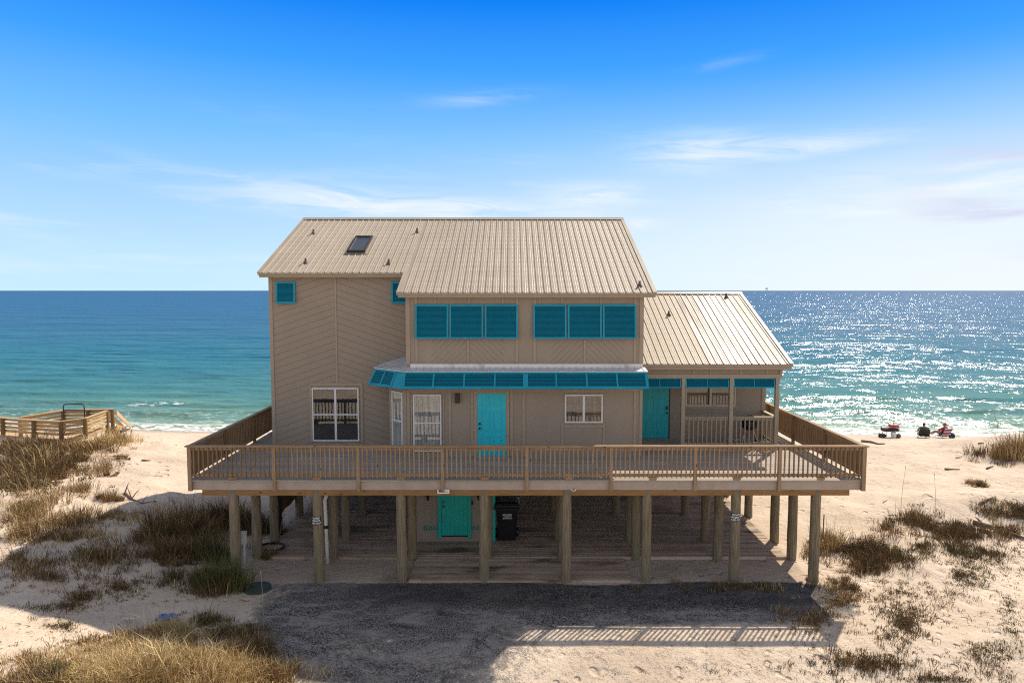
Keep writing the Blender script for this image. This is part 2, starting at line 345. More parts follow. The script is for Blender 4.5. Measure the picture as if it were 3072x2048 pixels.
# siding: speckled painted plywood; option of slanted grooves
def siding(name, col, mode):
    m, h, p, pos = newmat(name)
    sp = h.n('ShaderNodeSeparateXYZ'); h.put(sp.inputs[0], pos); X, Y, Z = sp.outputs
    n2 = h.noise(pos, 90, 3); n1 = h.noise(pos, 1.2, 4); n3 = h.noise(h.mapv(pos, (30, 30, 4)), 1.5, 4)
    c = h.mix(n1, tuple(x*.93 for x in col)+(1,), tuple(x*1.07 for x in col)+(1,))
    n4 = h.noise(h.mapv(pos, (2.2, 2.2, .35)), 1.0, 5, .6); c = h.mix(h.m('MULTIPLY', h.smooth(n4, .5, .72), .22), c, (.30, .25, .20, 1)); c = h.mix(h.m('MULTIPLY', h.smooth(n4, .44, .28), .22), c, (.47, .38, .29, 1))
    c = h.mix(h.m('MULTIPLY', h.smooth(n2, .42, .62), .2), c, tuple(x*.62 for x in col)+(1,))
    hgt = h.m('MULTIPLY', h.m('ADD', n2, n3), .22)
    if mode:
        if mode == 'wing':      # shallow chevron about x = -6.15
            a = h.m('ABSOLUTE', h.m('ADD', X, 6.15)); t = h.m('ADD', Z, h.m('MULTIPLY', a, .34)); q = h.m('DIVIDE', t, .232)
        else:                   # steep chevrons under the shutters
            a = h.m('MINIMUM', h.m('ABSOLUTE', h.m('ADD', X, 1.42)), h.m('ABSOLUTE', h.m('SUBTRACT', X, 2.42))); t = h.m('ADD', Z, h.m('MULTIPLY', a, 1.0)); q = h.m('DIVIDE', t, .21)
        fr = h.m('FRACT', q); gr = h.m('LESS_THAN', fr, .065)
        if mode != 'wing': gr = h.m('MULTIPLY', gr, h.m('MULTIPLY', h.m('LESS_THAN', a, 1.2), h.m('LESS_THAN', Z, zY(778, 22.0))))
        c = h.mix(h.m('MULTIPLY', gr, .55), c, tuple(x*.32 for x in col)+(1,))
        hgt = h.m('SUBTRACT', hgt, h.m('MULTIPLY', gr, 1.0))
    h.put(p.inputs['Base Color'], c); p.inputs['Roughness'].default_value = .85; p.inputs['Specular IOR Level'].default_value = .2
    h.put(p.inputs['Normal'], h.bump(hgt, .6, .008))
    return m
WALL = (.345, .282, .218)
M['side_wing'] = siding('grooved_siding', WALL, 'wing')
M['side_chev'] = siding('chevron_siding', WALL, 'chev')
M['side'] = siding('stucco_siding', WALL, None)
# piles: greenish treated round timber
def pile_mat():
    m, h, p, pos = newmat('round_pile_wood')
    oi = h.n('ShaderNodeObjectInfo'); g = h.noise(h.mapv(pos, (22, 22, 1.2)), 1.6, 6, .7, .3); b = h.noise(pos, 1.1, 4)
    c = h.ramp(g, [(.3, (.095, .068, .045)), (.5, (.23, .175, .12)), (.7, (.38, .30, .215))])
    c2 = h.ramp(g, [(.3, (.10, .075, .038)), (.5, (.21, .165, .085)), (.7, (.33, .27, .16))])
    c = h.mix(h.m('ADD', h.m('MULTIPLY', b, .6), h.m('MULTIPLY', oi.outputs['Random'], .45)), c, c2)
    sp = h.n('ShaderNodeSeparateXYZ'); h.put(sp.inputs[0], pos)
    c = h.mix(h.m('MULTIPLY', h.smooth(sp.outputs[2], .55, .1), h.m('MULTIPLY', h.smooth(b, .5, .65), .5)), c, (.17, .22, .15, 1))
    h.put(p.inputs['Base Color'], c); p.inputs['Roughness'].default_value = .85; h.put(p.inputs['Normal'], h.bump(g, .7, .012))
    return m
M['pile'] = pile_mat()
# ================================================================== GROUND
def axis_pts(segs):
    out = [segs[0][0]]
    for a, b, st in segs:
        n = max(1, int(round((b-a)/st))); out += [a+(b-a)*(k+1)/n for k in range(n)]
    return np.array(out)
def grow(a, b, st, f=1.35):
    out = []; x = a; d = st; sgn = 1 if b > a else -1
    while (b-x)*sgn > 0: x += sgn*d; d *= f; out.append(x)
    return out
def gridmesh(name, xs, ys, zf, mat, attrs=None, smooth=True):
    X, Y = np.meshgrid(xs, ys); X = X.ravel(); Y = Y.ravel(); Z = zf(X, Y); nx, ny = len(xs), len(ys)
    me = bpy.data.meshes.new(name); me.vertices.add(nx*ny); me.vertices.foreach_set('co', np.stack([X, Y, Z], 1).astype(np.float32).ravel())
    i = np.arange(nx*ny).reshape(ny, nx); q = np.stack([i[:-1, :-1], i[:-1, 1:], i[1:, 1:], i[1:, :-1]], -1).reshape(-1, 4)
    me.loops.add(q.size); me.loops.foreach_set('vertex_index', q.ravel().astype(np.int32)); me.polygons.add(len(q))
    me.polygons.foreach_set('loop_start', (np.arange(len(q))*4).astype(np.int32)); me.polygons.foreach_set('use_smooth', np.full(len(q), smooth))
    me.update(calc_edges=True); me.materials.append(mat)
    for k, f in (attrs or {}).items():
        a = me.attributes.new(k, 'FLOAT', 'POINT'); a.data.foreach_set('value', f(X, Y).astype(np.float32))
    o = bpy.data.objects.new(name, me); C.objects.link(o); return o
def gravel_mask(x, y):   # grey gravel parking pad in front of the piles
    e = 1.1*fbm(x, y, .5, 4)
    a = sst(y+e*.3, 19.6, 19.1)*sst(x+e*1.2+(y-17)*.2, -8.0, -4.6)*sst(x+e*.9+(y-17)*.15, 10.2, 8.2)
    fade = 1-.66*sst(y+e*.9, 17.7, 16.7)*sst(x, -2.5, 1.5)-.38*sst(y+e*2.2, 17.2, 15.0)*(1-sst(x, -3, 2))
    return a*fade
def tar_mask(x, y): return sst(y+.5*fbm(x, y, .6, 3), 17.3, 18.3)*sst(x+fbm(x, y, .5), -6, -3)
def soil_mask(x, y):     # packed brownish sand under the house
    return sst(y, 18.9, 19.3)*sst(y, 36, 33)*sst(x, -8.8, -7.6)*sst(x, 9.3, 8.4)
def damp_mask(x, y): return sst(y-shore(x), -1.5, -.5)
def ground_mat():
    m, h, p, pos = newmat('sand_and_gravel')
    at = lambda k: (lambda nd: (setattr(nd, 'attribute_name', k), nd.outputs['Fac'])[1])(h.n('ShaderNodeAttribute'))
    gv, so, dm = at('gravel'), at('soil'), at('damp')
    n1 = h.noise(pos, .5, 5, .6); n2 = h.noise(pos, 28, 4, .6); n3 = h.noise(pos, 4.5, 5, .6)
    n6 = h.noise(pos, 9, 5, .65); sand = h.mix(h.smooth(n1, .35, .65), (.60, .475, .36, 1), (.71, .58, .455, 1)); sand = h.mix(h.m('MULTIPLY', h.smooth(n6, .52, .68), .35), sand, (.42, .33, .25, 1))
    sand = h.mix(h.m('MULTIPLY', h.smooth(n2, .54, .70), .5), sand, (.30, .21, .14, 1))
    vo = h.n('ShaderNodeTexVoronoi'); h.put(vo.inputs['Vector'], h.mapv(pos, (1, 1.6, 1))); vo.inputs['Scale'].default_value = 1.9
    debris = h.m('MULTIPLY', h.smooth(vo.outputs['Distance'], .07, .03), h.smooth(n1, .42, .6))
    sand = h.mix(h.m('MULTIPLY', debris, .8), sand, (.10, .06, .035, 1))
    vb = h.n('ShaderNodeTexVoronoi'); h.put(vb.inputs['Vector'], h.mapv(pos, (1, 1.3, 1), rot=(0, 0, .6))); vb.inputs['Scale'].default_value = 4.6
    litter = h.m('MULTIPLY', h.smooth(vb.outputs['Distance'], .20, .10), h.m('MULTIPLY', h.smooth(h.noise(pos, .33, 3), .46, .60), h.smooth(at('dune'), .2, .8)))
    sand = h.mix(h.m('MULTIPLY', litter, .75), sand, (.13, .085, .05, 1))
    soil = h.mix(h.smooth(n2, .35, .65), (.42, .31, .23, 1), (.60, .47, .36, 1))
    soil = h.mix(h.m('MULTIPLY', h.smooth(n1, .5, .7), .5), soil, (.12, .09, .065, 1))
    grav = h.mix(h.smooth(n2, .44, .58), (.050, .046, .045, 1), (.34, .305, .275, 1))
    n5 = h.noise(h.mapv(pos, (.7, 1.3, 1)), 1.3, 6, .68, .6); grav = h.mix(h.m('MULTIPLY', h.smooth(n5, .47, .62), .62), grav, (.40, .35, .31, 1)); grav = h.mix(h.m('MULTIPLY', h.smooth(n3, .54, .66), .4), grav, (.46, .40, .35, 1)); grav = h.mix(h.m('MULTIPLY', h.smooth(n5, .42, .34), .6), grav, (.03, .03, .033, 1))
    grav = h.mix(h.m('MULTIPLY', at('tar'), .72), grav, h.mix(h.smooth(n2, .5, .66), (.028, .026, .026, 1), (.20, .18, .17, 1)))
    gravm = h.smooth(h.m('ADD', gv, h.m('MULTIPLY', h.m('SUBTRACT', h.m('ADD', h.m('MULTIPLY', n2, .5), h.m('MULTIPLY', n3, .5)), .5), 1.5)), .38, .62)
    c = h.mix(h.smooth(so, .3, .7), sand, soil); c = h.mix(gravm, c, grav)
    c = h.mix(h.m('MULTIPLY', dm, .6), c, (.36, .27, .19, 1))
    h.put(p.inputs['Base Color'], c); h.put(p.inputs['Roughness'], h.m('SUBTRACT', .95, h.m('MULTIPLY', dm, .5))); p.inputs['Specular IOR Level'].default_value = .2
    v2 = h.n('ShaderNodeTexVoronoi', feature='SMOOTH_F1'); h.put(v2.inputs['Vector'], pos); v2.inputs['Scale'].default_value = 2.6
    foot = h.m('MULTIPLY', h.smooth(v2.outputs['Distance'], .26, .10), h.smooth(h.noise(pos, .35, 3), .36, .52))
    hh = h.m('ADD', h.m('MULTIPLY', h.noise(pos, 3.2, 6, .6), .8), h.m('MULTIPLY', n2, .16)); hh = h.m('SUBTRACT', hh, h.m('MULTIPLY', foot, .85)); hh = h.m('ADD', hh, h.m('MULTIPLY', n6, .35))
    hh = h.m('ADD', hh, h.m('MULTIPLY', h.m('MULTIPLY', h.noise(pos, 45, 2), gravm), .4))
    h.put(p.inputs['Normal'], h.bump(hh, .85, .09))
    return m
gx = np.array(sorted(grow(-36, -60000, 1.0, 1.5))+list(axis_pts([(-36, -16, .25), (-16, 16, .1), (16, 40, .22)]))+grow(40, 60000, 1.0, 1.5))
gy = np.array(sorted(grow(10, -3000, 1.0, 1.5))+list(axis_pts([(10, 24, .1), (24, 50, .17)]))+grow(50, 80000, 1.0, 1.5))
ground = gridmesh('ground', gx, gy, terr, ground_mat(), {'dune': lambda x, y: np.clip(sst(x, -8.5, -9.8)+sst(x, 8.5, 10.2), 0, 1)*sst(y, 34, 27), 'tar': tar_mask, 'gravel': gravel_mask, 'soil': soil_mask, 'damp': damp_mask})
tag(ground, 'pale beach sand with a grey gravel pad in front of the house', 'ground', kind='structure')
# ================================================================== SEA
def sea_z(x, y):
    d = y-shore(x); z = np.full_like(x, -0.9)
    amp = np.clip((d+1)/6, 0, 1)*np.exp(-np.maximum(d-8, 0)/90)
    ph = d+1.2*fbm(x, y, .06, 2)
    z = z+amp*(.11*np.sin(ph*1.25+.5*fbm(x, y, .1, 2)*4)+.05*np.sin(ph*2.7+x*.25)+.07*fbm(x, y*2.2, .35, 3))
    for dd, hh, wd in ((1.3, .22, .5), (9.5, .20, .8)):      # low breakers
        q = ph-dd; k = hh*(.55+.45*fbm(x, y*0+dd, .12, 2)); z = z+k*np.where(q < 0, np.exp(-(q/wd)**2), np.exp(-(q/(wd*2.2))**2))
    return z
def sea_d(x, y): return y-shore(x)+1.2*fbm(x, y, .06, 2)*np.clip((y-shore(x))/4, 0, 1)
def sea_mat():
    m, h, p, pos = newmat('sea_water')
    nd = h.n('ShaderNodeAttribute'); nd.attribute_name = 'dist'; d = nd.outputs['Fac']
    sp = h.n('ShaderNodeSeparateXYZ'); h.put(sp.inputs[0], pos); X, Y, Z = sp.outputs
    n1 = h.noise(h.mapv(pos, (.03, .10, 1)), 1.0, 4, .55, .4)
    lg = h.m('LOGARITHM', h.m('MAXIMUM', d, 1.0), 10)                       # 0 .. 4.8
    lg = h.m('ADD', lg, h.m('MULTIPLY', h.m('SUBTRACT', n1, .5), .35))
    c = h.ramp(h.m('DIVIDE', lg, 4.0, clamp=True), [(0.0, (.26, .34, .22)), (.16, (.14, .26, .19)), (.30, (.065, .20, .185)), (.42, (.025, .15, .20)), (.53, (.012, .105, .205)), (.66, (.010, .10, .225)), (.85, (.012, .09, .225)), (1.0, (.018, .085, .19))])
    # foam
    f1 = h.noise(h.mapv(pos, (1.1, 2.2, 1)), 1.4, 6, .62, .8); f2 = h.noise(h.mapv(pos, (.3, 1.0, 1)), .8, 4)
    wash = h.m('MULTIPLY', h.m('MULTIPLY', h.smooth(d, -1.0, -.2), h.smooth(d, 2.6, 1.0)), h.smooth(f1, .42, .54))
    mid = h.m('MULTIPLY', h.m('MULTIPLY', h.smooth(d, 1.5, 3.0), h.smooth(d, 9.5, 4.0)), h.m('MULTIPLY', h.smooth(f1, .52, .64), .55))
    br = h.m('MULTIPLY', h.m('MULTIPLY', h.smooth(d, 8.4, 9.1), h.smooth(d, 10.6, 9.6)), h.m('MULTIPLY', h.smooth(f1, .50, .60), h.smooth(f2, .52, .66)))
    foam = h.m('MINIMUM', h.m('ADD', h.m('ADD', wash, mid), br), 1.0)
    c = h.mix(foam, c, (.80, .80, .78, 1))
    nt = m.node_tree; nt.nodes.remove(p)
    prev = None
    for sc_, det, dist in ((.045, 2, 4.6), (.16, 2, 1.5), (.55, 2, .44), (1.7, 2, .14), (5.0, 2, .05)):
        nz = h.noise(h.mapv(pos, (.55*sc_, sc_, sc_), rot=(0, 0, .12)), 1.0, det, .5, .4)
        bn = h.n('ShaderNodeBump'); h.put(bn.inputs['Height'], nz); bn.inputs['Strength'].default_value = 1.0; bn.inputs['Distance'].default_value = dist*WAVE
        if prev is not None: h.put(bn.inputs['Normal'], prev)
        prev = bn.outputs[0]
    df = h.n('ShaderNodeBsdfDiffuse'); h.put(df.inputs[0], c); h.put(df.inputs['Normal'], prev)
    gl = h.n('ShaderNodeBsdfGlossy'); h.put(gl.inputs['Roughness'], h.m('ADD', .16, h.m('MULTIPLY', foam, .5))); h.put(gl.inputs['Normal'], prev); gl.inputs[0].default_value = (1, 1, 1, 1)
    lw = h.n('ShaderNodeFresnel'); lw.inputs['IOR'].default_value = 1.33; h.put(lw.inputs['Normal'], prev)
    fac = h.m('MULTIPLY', h.m('MINIMUM', lw.outputs[0], .17), h.m('SUBTRACT', 1.0, h.m('MULTIPLY', foam, .7)))
    mx = h.n('ShaderNodeMixShader'); h.put(mx.inputs[0], fac); nt.links.new(df.outputs[0], mx.inputs[1]); nt.links.new(gl.outputs[0], mx.inputs[2])
    out = [q for q in nt.nodes if q.type == 'OUTPUT_MATERIAL'][0]; nt.links.new(mx.outputs[0], out.inputs[0])
    return m
WAVE = 0.86
sx = np.array(sorted(grow(-62, -70000, 1.5, 1.4))+list(axis_pts([(-62, 70, .33)]))+grow(70, 70000, 1.5, 1.4))
sy = np.array(list(axis_pts([(42, 60, .14), (60, 110, .4)]))+grow(110, 90000, .8, 1.06))
sea = gridmesh('sea', sx, sy, sea_z, sea_mat(), {'dist': sea_d})
tag(sea, 'blue-green sea with sun glitter on the right and low surf', 'sea', kind='structure')
# ================================================================== RAISED DECK
DZ = 3.07; DY = 19.3; DX0, DX1 = -9.3, 10.15; DBACK = 36.5
deck = thing('raised_deck', (0.4, 19.3, 0), 'big raised timber deck on round piles wrapping the beach house, baluster railings all round', 'deck')
b = MB(); y = DY-.02; k = 0
while y < DBACK:
    x = DX0; cut = [DX0]+sorted(random.uniform(DX0+1, DX1-1) for _ in range(3))+[DX1 if y < DY+.2 else DX1-.11]
    for c0, c1 in zip(cut[:-1], cut[1:]):
        if c1-c0 > .1: b.box(c0+.002, c1-.002, y, y+.137, DZ-.035, DZ+random.uniform(-.002, .002))
    y += .145; k += 1
b.build('deck_floor', M['deck'], deck)
b = MB(); b.box(DX0+.05, DX1-.05, DY+.03, DY+.07, DZ-.30, DZ-.036); b.box(DX0+.05, DX0+.09, DY+.07, DBACK, DZ-.30, DZ-.036); b.box(DX1-.16, DX1-.12, DY+.07, DBACK, DZ-.17, DZ-.036)
b.build('fascia_board', M['fascia'], deck)
rows = [19.45, 21.1, 22.55, 25.2, 27.8, 30.4, 33.0, 35.6]; cols = [-8.05, -5.65, -3.18, -.80, 1.56, 3.95, 6.50, 8.87]
for Yr in rows:
    b = MB(); x0, x1 = (-8.95, 9.75) if Yr < 20 else (-8.6, 9.1); b.box(x0, x1, Yr-.10, Yr-.055, DZ-.47, DZ-.302); b.box(x0, x1, Yr+.055, Yr+.10, DZ-.47, DZ-.302); b.build('support_beam', M['beam'], deck)
b = MB()
x = DX0+.3
while x < DX1-.45: b.box(x-.02, x+.02, DY+.072, DBACK-.1, DZ-.298, DZ-.038); x += .41
b.build('floor_joists', M['rail_y'], deck)
def pile_mesh(seed):
    r_ = random.Random(seed); b = MB(); n = 14; H = DZ-.30; rings = 9; lx, ly = r_.uniform(-.02, .02), r_.uniform(-.02, .02)
    vs = []
    for i in range(rings):
        z = -.4+(H+.4)*i/(rings-1); r0 = .150-.010*i/(rings-1)+r_.uniform(-.004, .004)
        for k in range(n): a = 2*math.pi*k/n; rr = r0+r_.uniform(-.006, .006); vs.append((rr*math.cos(a)+lx*i/rings, rr*math.sin(a)+ly*i/rings, z))
    fs = [(i*n+k, i*n+(k+1) % n, (i+1)*n+(k+1) % n, (i+1)*n+k) for i in range(rings-1) for k in range(n)]+[tuple((rings-1)*n+k for k in range(n))]
    b.add(vs, fs); return b
protos = []
for s_ in range(4):
    o = pile_mesh(s_).build('pile', M['pile'], None, smooth=True); protos.append(o.data); bpy.data.objects.remove(o)
jit = random.Random(3)
for ri, Yr in enumerate(rows):
    for ci, Xc in enumerate(cols):
        if ci in (2, 3) and ri in (2, 3): continue                 # the store room stands here
        if ci == 2 and ri > 3: continue
        o = bpy.data.objects.new('pile', protos[(ri*3+ci) % 4]); C.objects.link(o); o.parent = deck
        o.location = Vector((Xc+jit.uniform(-.04, .04), Yr+jit.uniform(-.03, .03), 0))-deck.location; o.rotation_euler = (0, 0, jit.uniform(0, 6.28))
# railings
PX = [DX0+.05+(DX1-DX0-.1)*k/8 for k in range(9)]
for i, x in enumerate(PX):
    b = MB(); w2_ = .047 if 0 < i < 8 else .055; b.box(x-w2_, x+w2_, DY-.065, DY+.025, DZ-.31, DZ+.97); b.build('rail_post', M['rail_v'], deck, bevel=.004)
b = MB(); xs_ = [DX0-.06, PX[2]+.3, PX[5]-.1, DX1+.06]
for a_, c_ in zip(xs_[:-1], xs_[1:]): b.box(a_+.002, c_-.002, DY-.085, DY+.055, DZ+.972, DZ+1.008)
b.build('hand_rail', M['rail_x'], deck)
b = MB(); b.box(DX0+.1, DX1-.1, DY-.02, DY+.02, DZ+.87, DZ+.970); b.build('upper_rail', M['rail_x'], deck)
b = MB(); b.box(DX0+.1, DX1-.1, DY-.02, DY+.02, DZ+.10, DZ+.19); b.build('lower_rail', M['rail_x'], deck)
for k in range(8):
    xm = (PX[k]+PX[k+1])/2; b = MB(); b.box(xm-.12, xm+.12, DY-.03, DY+.03, DZ+.003, DZ+.098); b.build('rail_block', M['rail_x'], deck, bevel=.03)
bal = []
for k in range(8):
    n = 17; g_ = (PX[k+1]-PX[k])/(n+1)
    for j in range(1, n+1): bal.append(PX[k]+j*g_+jit.uniform(-.006, .006))
bal.sort(key=lambda v: abs(v-.8))
def balu(b, x, yf, tilt=0): b.bar((x, yf, DZ+.075), (x+tilt, yf, DZ+.965), .036, .036, up=(0, 1, 0))
b = MB(); b.bar((0, 0, 0), (0, 0, .89), .037, .037, up=(0, 1, 0)); o = b.build('baluster', M['rail_v'], None, bevel=.003); bm_ = o.data; bpy.data.objects.remove(o)
for x in bal[:100]:
    o = bpy.data.objects.new('baluster', bm_); C.objects.link(o); o.parent = deck; o.location = Vector((x, DY-.04, DZ+.075))-deck.location; o.rotation_euler = (0, jit.uniform(-.012, .012), 0)
b = MB()
for x in bal[100:]: balu(b, x, DY-.04, jit.uniform(-.01, .01))
def side_rail(xr, sgn, b, y0=DY+.15, y1=DBACK):
    y_ = y0
    while y_ < y1: b.bar((xr+sgn*.045, y_, DZ+.075), (xr+sgn*.045, y_, DZ+.965), .045, .062, up=(0, 1, 0)); y_ += .138
side_rail(DX0+.05, -1, b); side_rail(DX1-.05, 1, b); x = DX0+.2
while x < DX1-.1: b.bar((x, DBACK, DZ+.075), (x, DBACK, DZ+.965), .036, .036, up=(0, 1, 0)); x += .138
o = b.build('balusters', M['rail_dark'], deck); o['kind'] = 'stuff'
for xr, sgn in ((DX0+.05, -1), (DX1-.05, 1)):
    b = MB(); b.box(xr-.07, xr+.07, DY+.06, DBACK, DZ+.972, DZ+1.006); b.build('hand_rail', M['rail_y'], deck)
    b = MB(); b.box(xr-.02, xr+.02, DY+.05, DBACK, DZ+.87, DZ+.969); b.build('upper_rail', M['rail_y'], deck)
    b = MB(); b.box(xr-.02, xr+.02, DY+.05, DBACK, DZ+.10, DZ+.19); b.build('lower_rail', M['rail_y'], deck)
    for k in range(1, 8):
        yy = DY+2.42*k
        if yy < DBACK: b = MB(); b.box(xr-sgn*.025-.045, xr-sgn*.025+.045, yy-.045, yy+.045, DZ-.30, DZ+.97); b.build('rail_post', M['rail_dark'], deck)
b = MB(); b.box(DX0, DX1, DBACK-.07, DBACK+.07, DZ+.972, DZ+1.006); b.box(DX0, DX1, DBACK-.02, DBACK+.02, DZ+.10, DZ+.19); b.build('hand_rail', M['rail_x'], deck)
b = MB(); b.box(9.5, 9.75, 31.3, 31.6, DZ, DZ+1.5); b.box(9.46, 9.79, 31.26, 31.64, DZ+1.5, DZ+1.56); b.build('tall_post', M['rail_dark'], deck)
# ================================================================== HOUSE
RYE, RZE, RYR, RZR = 21.7, 8.43, 28.5, 11.45; SL = (RZR-RZE)/(RYR-RYE)
WYE, WZE, WYR, WZR = 22.8, 6.04, 28.2, 8.41; WSL = (WZR-WZE)/(WYR-WYE)
YL = 23.2; ZL = RZE+SL*(YL-RYE)
AY = 22.0; BY = 23.5; PY = 23.1; QY = 24.4
HX0, HX1, BX = -8.35, 4.25, -3.42; WX1 = 9.15
house = thing('beach_house', (0, 26, 0), 'two-storey beige beach house on piles with tan ribbed metal roofs and turquoise louvered shutters', 'house')
def rz(y): return RZE+SL*(y-RYE) if y <= RYR else RZR-SL*(y-RYR)
def wz(y): return WZE+WSL*(y-WYE) if y <= WYR else WZR-WSL*(y-WYR)
# walls
b = MB(); b.prism([(BY, DZ-.25), (BY, rz(BY)-.12), (RYR, RZR-.12), (33.5, rz(33.5)-.12), (33.5, DZ-.25)], HX0, BX)
b.build('wing_wall', M['side_wing'], house)
zs0 = zY(778, AY)-.03; zaw = zY(835, AY)-.02
b = MB(); b.prism([(AY, zaw-.3), (AY, rz(AY)-.12), (RYR, RZR-.13), (33.45, rz(33.45)-.12), (33.45, zaw-.3)], BX+.002, HX1)
b.build('upper_wall', M['side_chev'], house)
b = MB(); b.prismz([(BX, AY), (HX1, AY), (HX1, 33.4), (-4.07, 33.4), (-4.07, AY+.65)], DZ-.25, zaw-.302)
b.build('lower_wall', M['side'], house)
b = MB(); b.prism([(QY, DZ-.25), (QY, wz(QY)-.12), (WYR, WZR-.12), (33.2, wz(33.2)-.12), (33.2, DZ-.25)], HX1+.002, WX1)
b.build('porch_wall', M['side'], house)
zb0, zb1 = zY(868, PY), WZE-.10
b = MB(); b.box(HX1+.003, WX1, PY-.02, PY+.12, zb0+.14, zb1-.02); b.box(WX1-.14, WX1, PY+.12, QY-.002, zb0+.14, zb1+.2); b.build('porch_frieze', M['side'], house)
b = MB(); b.box(HX1+.003, WX1-.001, PY+.121, QY-.002, zb0+.15, zb0+.17); b.build('porch_ceiling', M['trim'], house)
b = MB(); b.box(HX1+.004, WX1+.04, PY-.05, PY+.115, zb0, zb0+.138)
for x in (xY(1591, PY), xY(1691, PY)-.9, xY(1700, PY), xY(1760, PY)): b.box(x-.03, x+.03, PY-.045, PY-.021, zb0+.14, zb1-.03)
b.box(WX1-.05, WX1+.045, PY-.055, PY+.11, zb0+.138, zb1+.04); b.build('porch_beam', M['trim'], house)
b = MB(); y = PY-.12
b.box(HX1+.004, WX1+.02, PY-.09, PY-.05, DZ+.003, DZ+.10)
b.box(HX1+.004, WX1+.02, PY-.05, QY-.003, DZ+.004, DZ+.10); b.build('porch_floor', M['deck'], house)
for px_ in ((2043, 2056), (2187, 2200), (2324, 2339)):
    xa, xb = xY(px_[0]/S, PY-.02, 960), xY(px_[1]/S, PY-.02, 960); b = MB(); b.box(xa, xa+.13, PY-.045, PY+.085, DZ+.10, zb0+.001); b.build('porch_post', M['trim'], house, bevel=.005)
# roofs
def ribbed(name, x0, x1, ye, ze, yr, zr, mat, sp=.235, th=.03, screws=True, x_start=None):
    b = MB(); s = (zr-ze)/(yr-ye); nrm = Vector((0, -s, 1) if yr > ye else (0, -s, 1)).normalized()
    prof = [(x0, 0)]; x = (x_start if x_start is not None else x0+.1)
    while x+.04 < x1:
        prof += [(x-.026, 0), (x-.011, .027), (x+.011, .027), (x+.026, 0)]
        for q in (.33, .67):
            if x+.026+(sp-.052)*q < x1-.02: c_ = x+.026+(sp-.052)*q; prof += [(c_-.012, 0), (c_, .005), (c_+.012, 0)]
        x += sp
    prof.append((x1, 0)); n = len(prof)
    A = [Vector((px_, ye, ze))+nrm*h_ for px_, h_ in prof]; B = [Vector((px_, yr, zr))+nrm*h_ for px_, h_ in prof]
    b.add(A+B, [(k, k+1, n+k+1, n+k) for k in range(n-1)])
    lo = [Vector((x0, ye, ze))-nrm*th, Vector((x1, ye, ze))-nrm*th, Vector((x1, yr, zr))-nrm*th, Vector((x0, yr, zr))-nrm*th]
    b.add(lo, [(0, 1, 2, 3)]); b.add([A[0], A[-1], lo[1], lo[0]], [(0, 1, 2, 3)]); b.add([A[0], B[0], lo[3], lo[0]], [(0, 1, 2, 3)]); b.add([A[-1], B[-1], lo[2], lo[1]], [(0, 1, 2, 3)])
    if screws:
        b.cur = 1; L = math.hypot(yr-ye, zr-ze); dirv = Vector((0, (yr-ye)/L, (zr-ze)/L)); x = (x_start if x_start is not None else x0+.1)
        rowsN = int(L/.43)
        while x+.04 < x1:
            for j in range(rowsN+1):
                for q in (.05, .16):
                    if x+q > x1-.03: continue
                    c_ = Vector((x+q, ye, ze))+dirv*(.05+j*.43)+nrm*.007; r = .011
                    if (c_-Vector((x+q, ye, ze))).length > L-.1: continue
                    b.add([c_+Vector((-r, 0, 0))-dirv*r, c_+Vector((r, 0, 0))-dirv*r, c_+Vector((r, 0, 0))+dirv*r, c_+Vector((-r, 0, 0))+dirv*r], [(0, 1, 2, 3)])
            x += sp
    return b
RX0, RXC, RX1 = -8.62, -3.67, 4.60
roof = ribbed('roof', RXC+.18, RX1-.12, RYE, RZE, RYR, RZR, None, x_start=RXC+.25).build('main_roof', [M['roof'], M['screw']], house)
zsp = rz(YL+.0)
r2 = ribbed('roof', RX0+.10, RXC+.178, YL, ZL, RYR, RZR, None, x_start=RX0+.17).build('wing_roof', [M['roof'], M['screw']], house)
b = MB(); b.prism([(RYR, RZR+.0), (33.9, rz(33.9)), (33.9, rz(33.9)-.04), (RYR, RZR-.04)], RX0, RX1); b.build('rear_roof', M['roof'], house)
def slab(b, x0, x1, ya, za, yb, zb_, t0, t1):
    n = Vector((0, -(zb_-za), yb-ya)).normalized(); pts = [Vector((0, ya, za))+n*t0, Vector((0, yb, zb_))+n*t0, Vector((0, yb, zb_))+n*t1, Vector((0, ya, za))+n*t1]
    b.prism([(p.y, p.z) for p in pts], x0, x1)
for q in ((RX1-.13, RX1, RYE-.01, RZE, RYR, RZR), (RX0, RX0+.11, YL-.01, ZL, RYR, RZR), (RXC, RXC+.19, RYE-.01, RZE, YL+.10, rz(YL+.10))):
    b = MB(); slab(b, *q, -.02, .030); b.build('rake_trim', M['roof'], house)
b = MB(); slab(b, RX0, RX1, RYR-.17, rz(RYR-.17), RYR, RZR, .028, .040); slab(b, RX0, RX1, RYR, RZR, RYR+.17, rz(RYR+.17), .028, .040); b.box(RX0, RX1, RYR-.02, RYR+.02, RZR+.028, RZR+.047); b.build('ridge_cap', M['roof_cap'], roof)
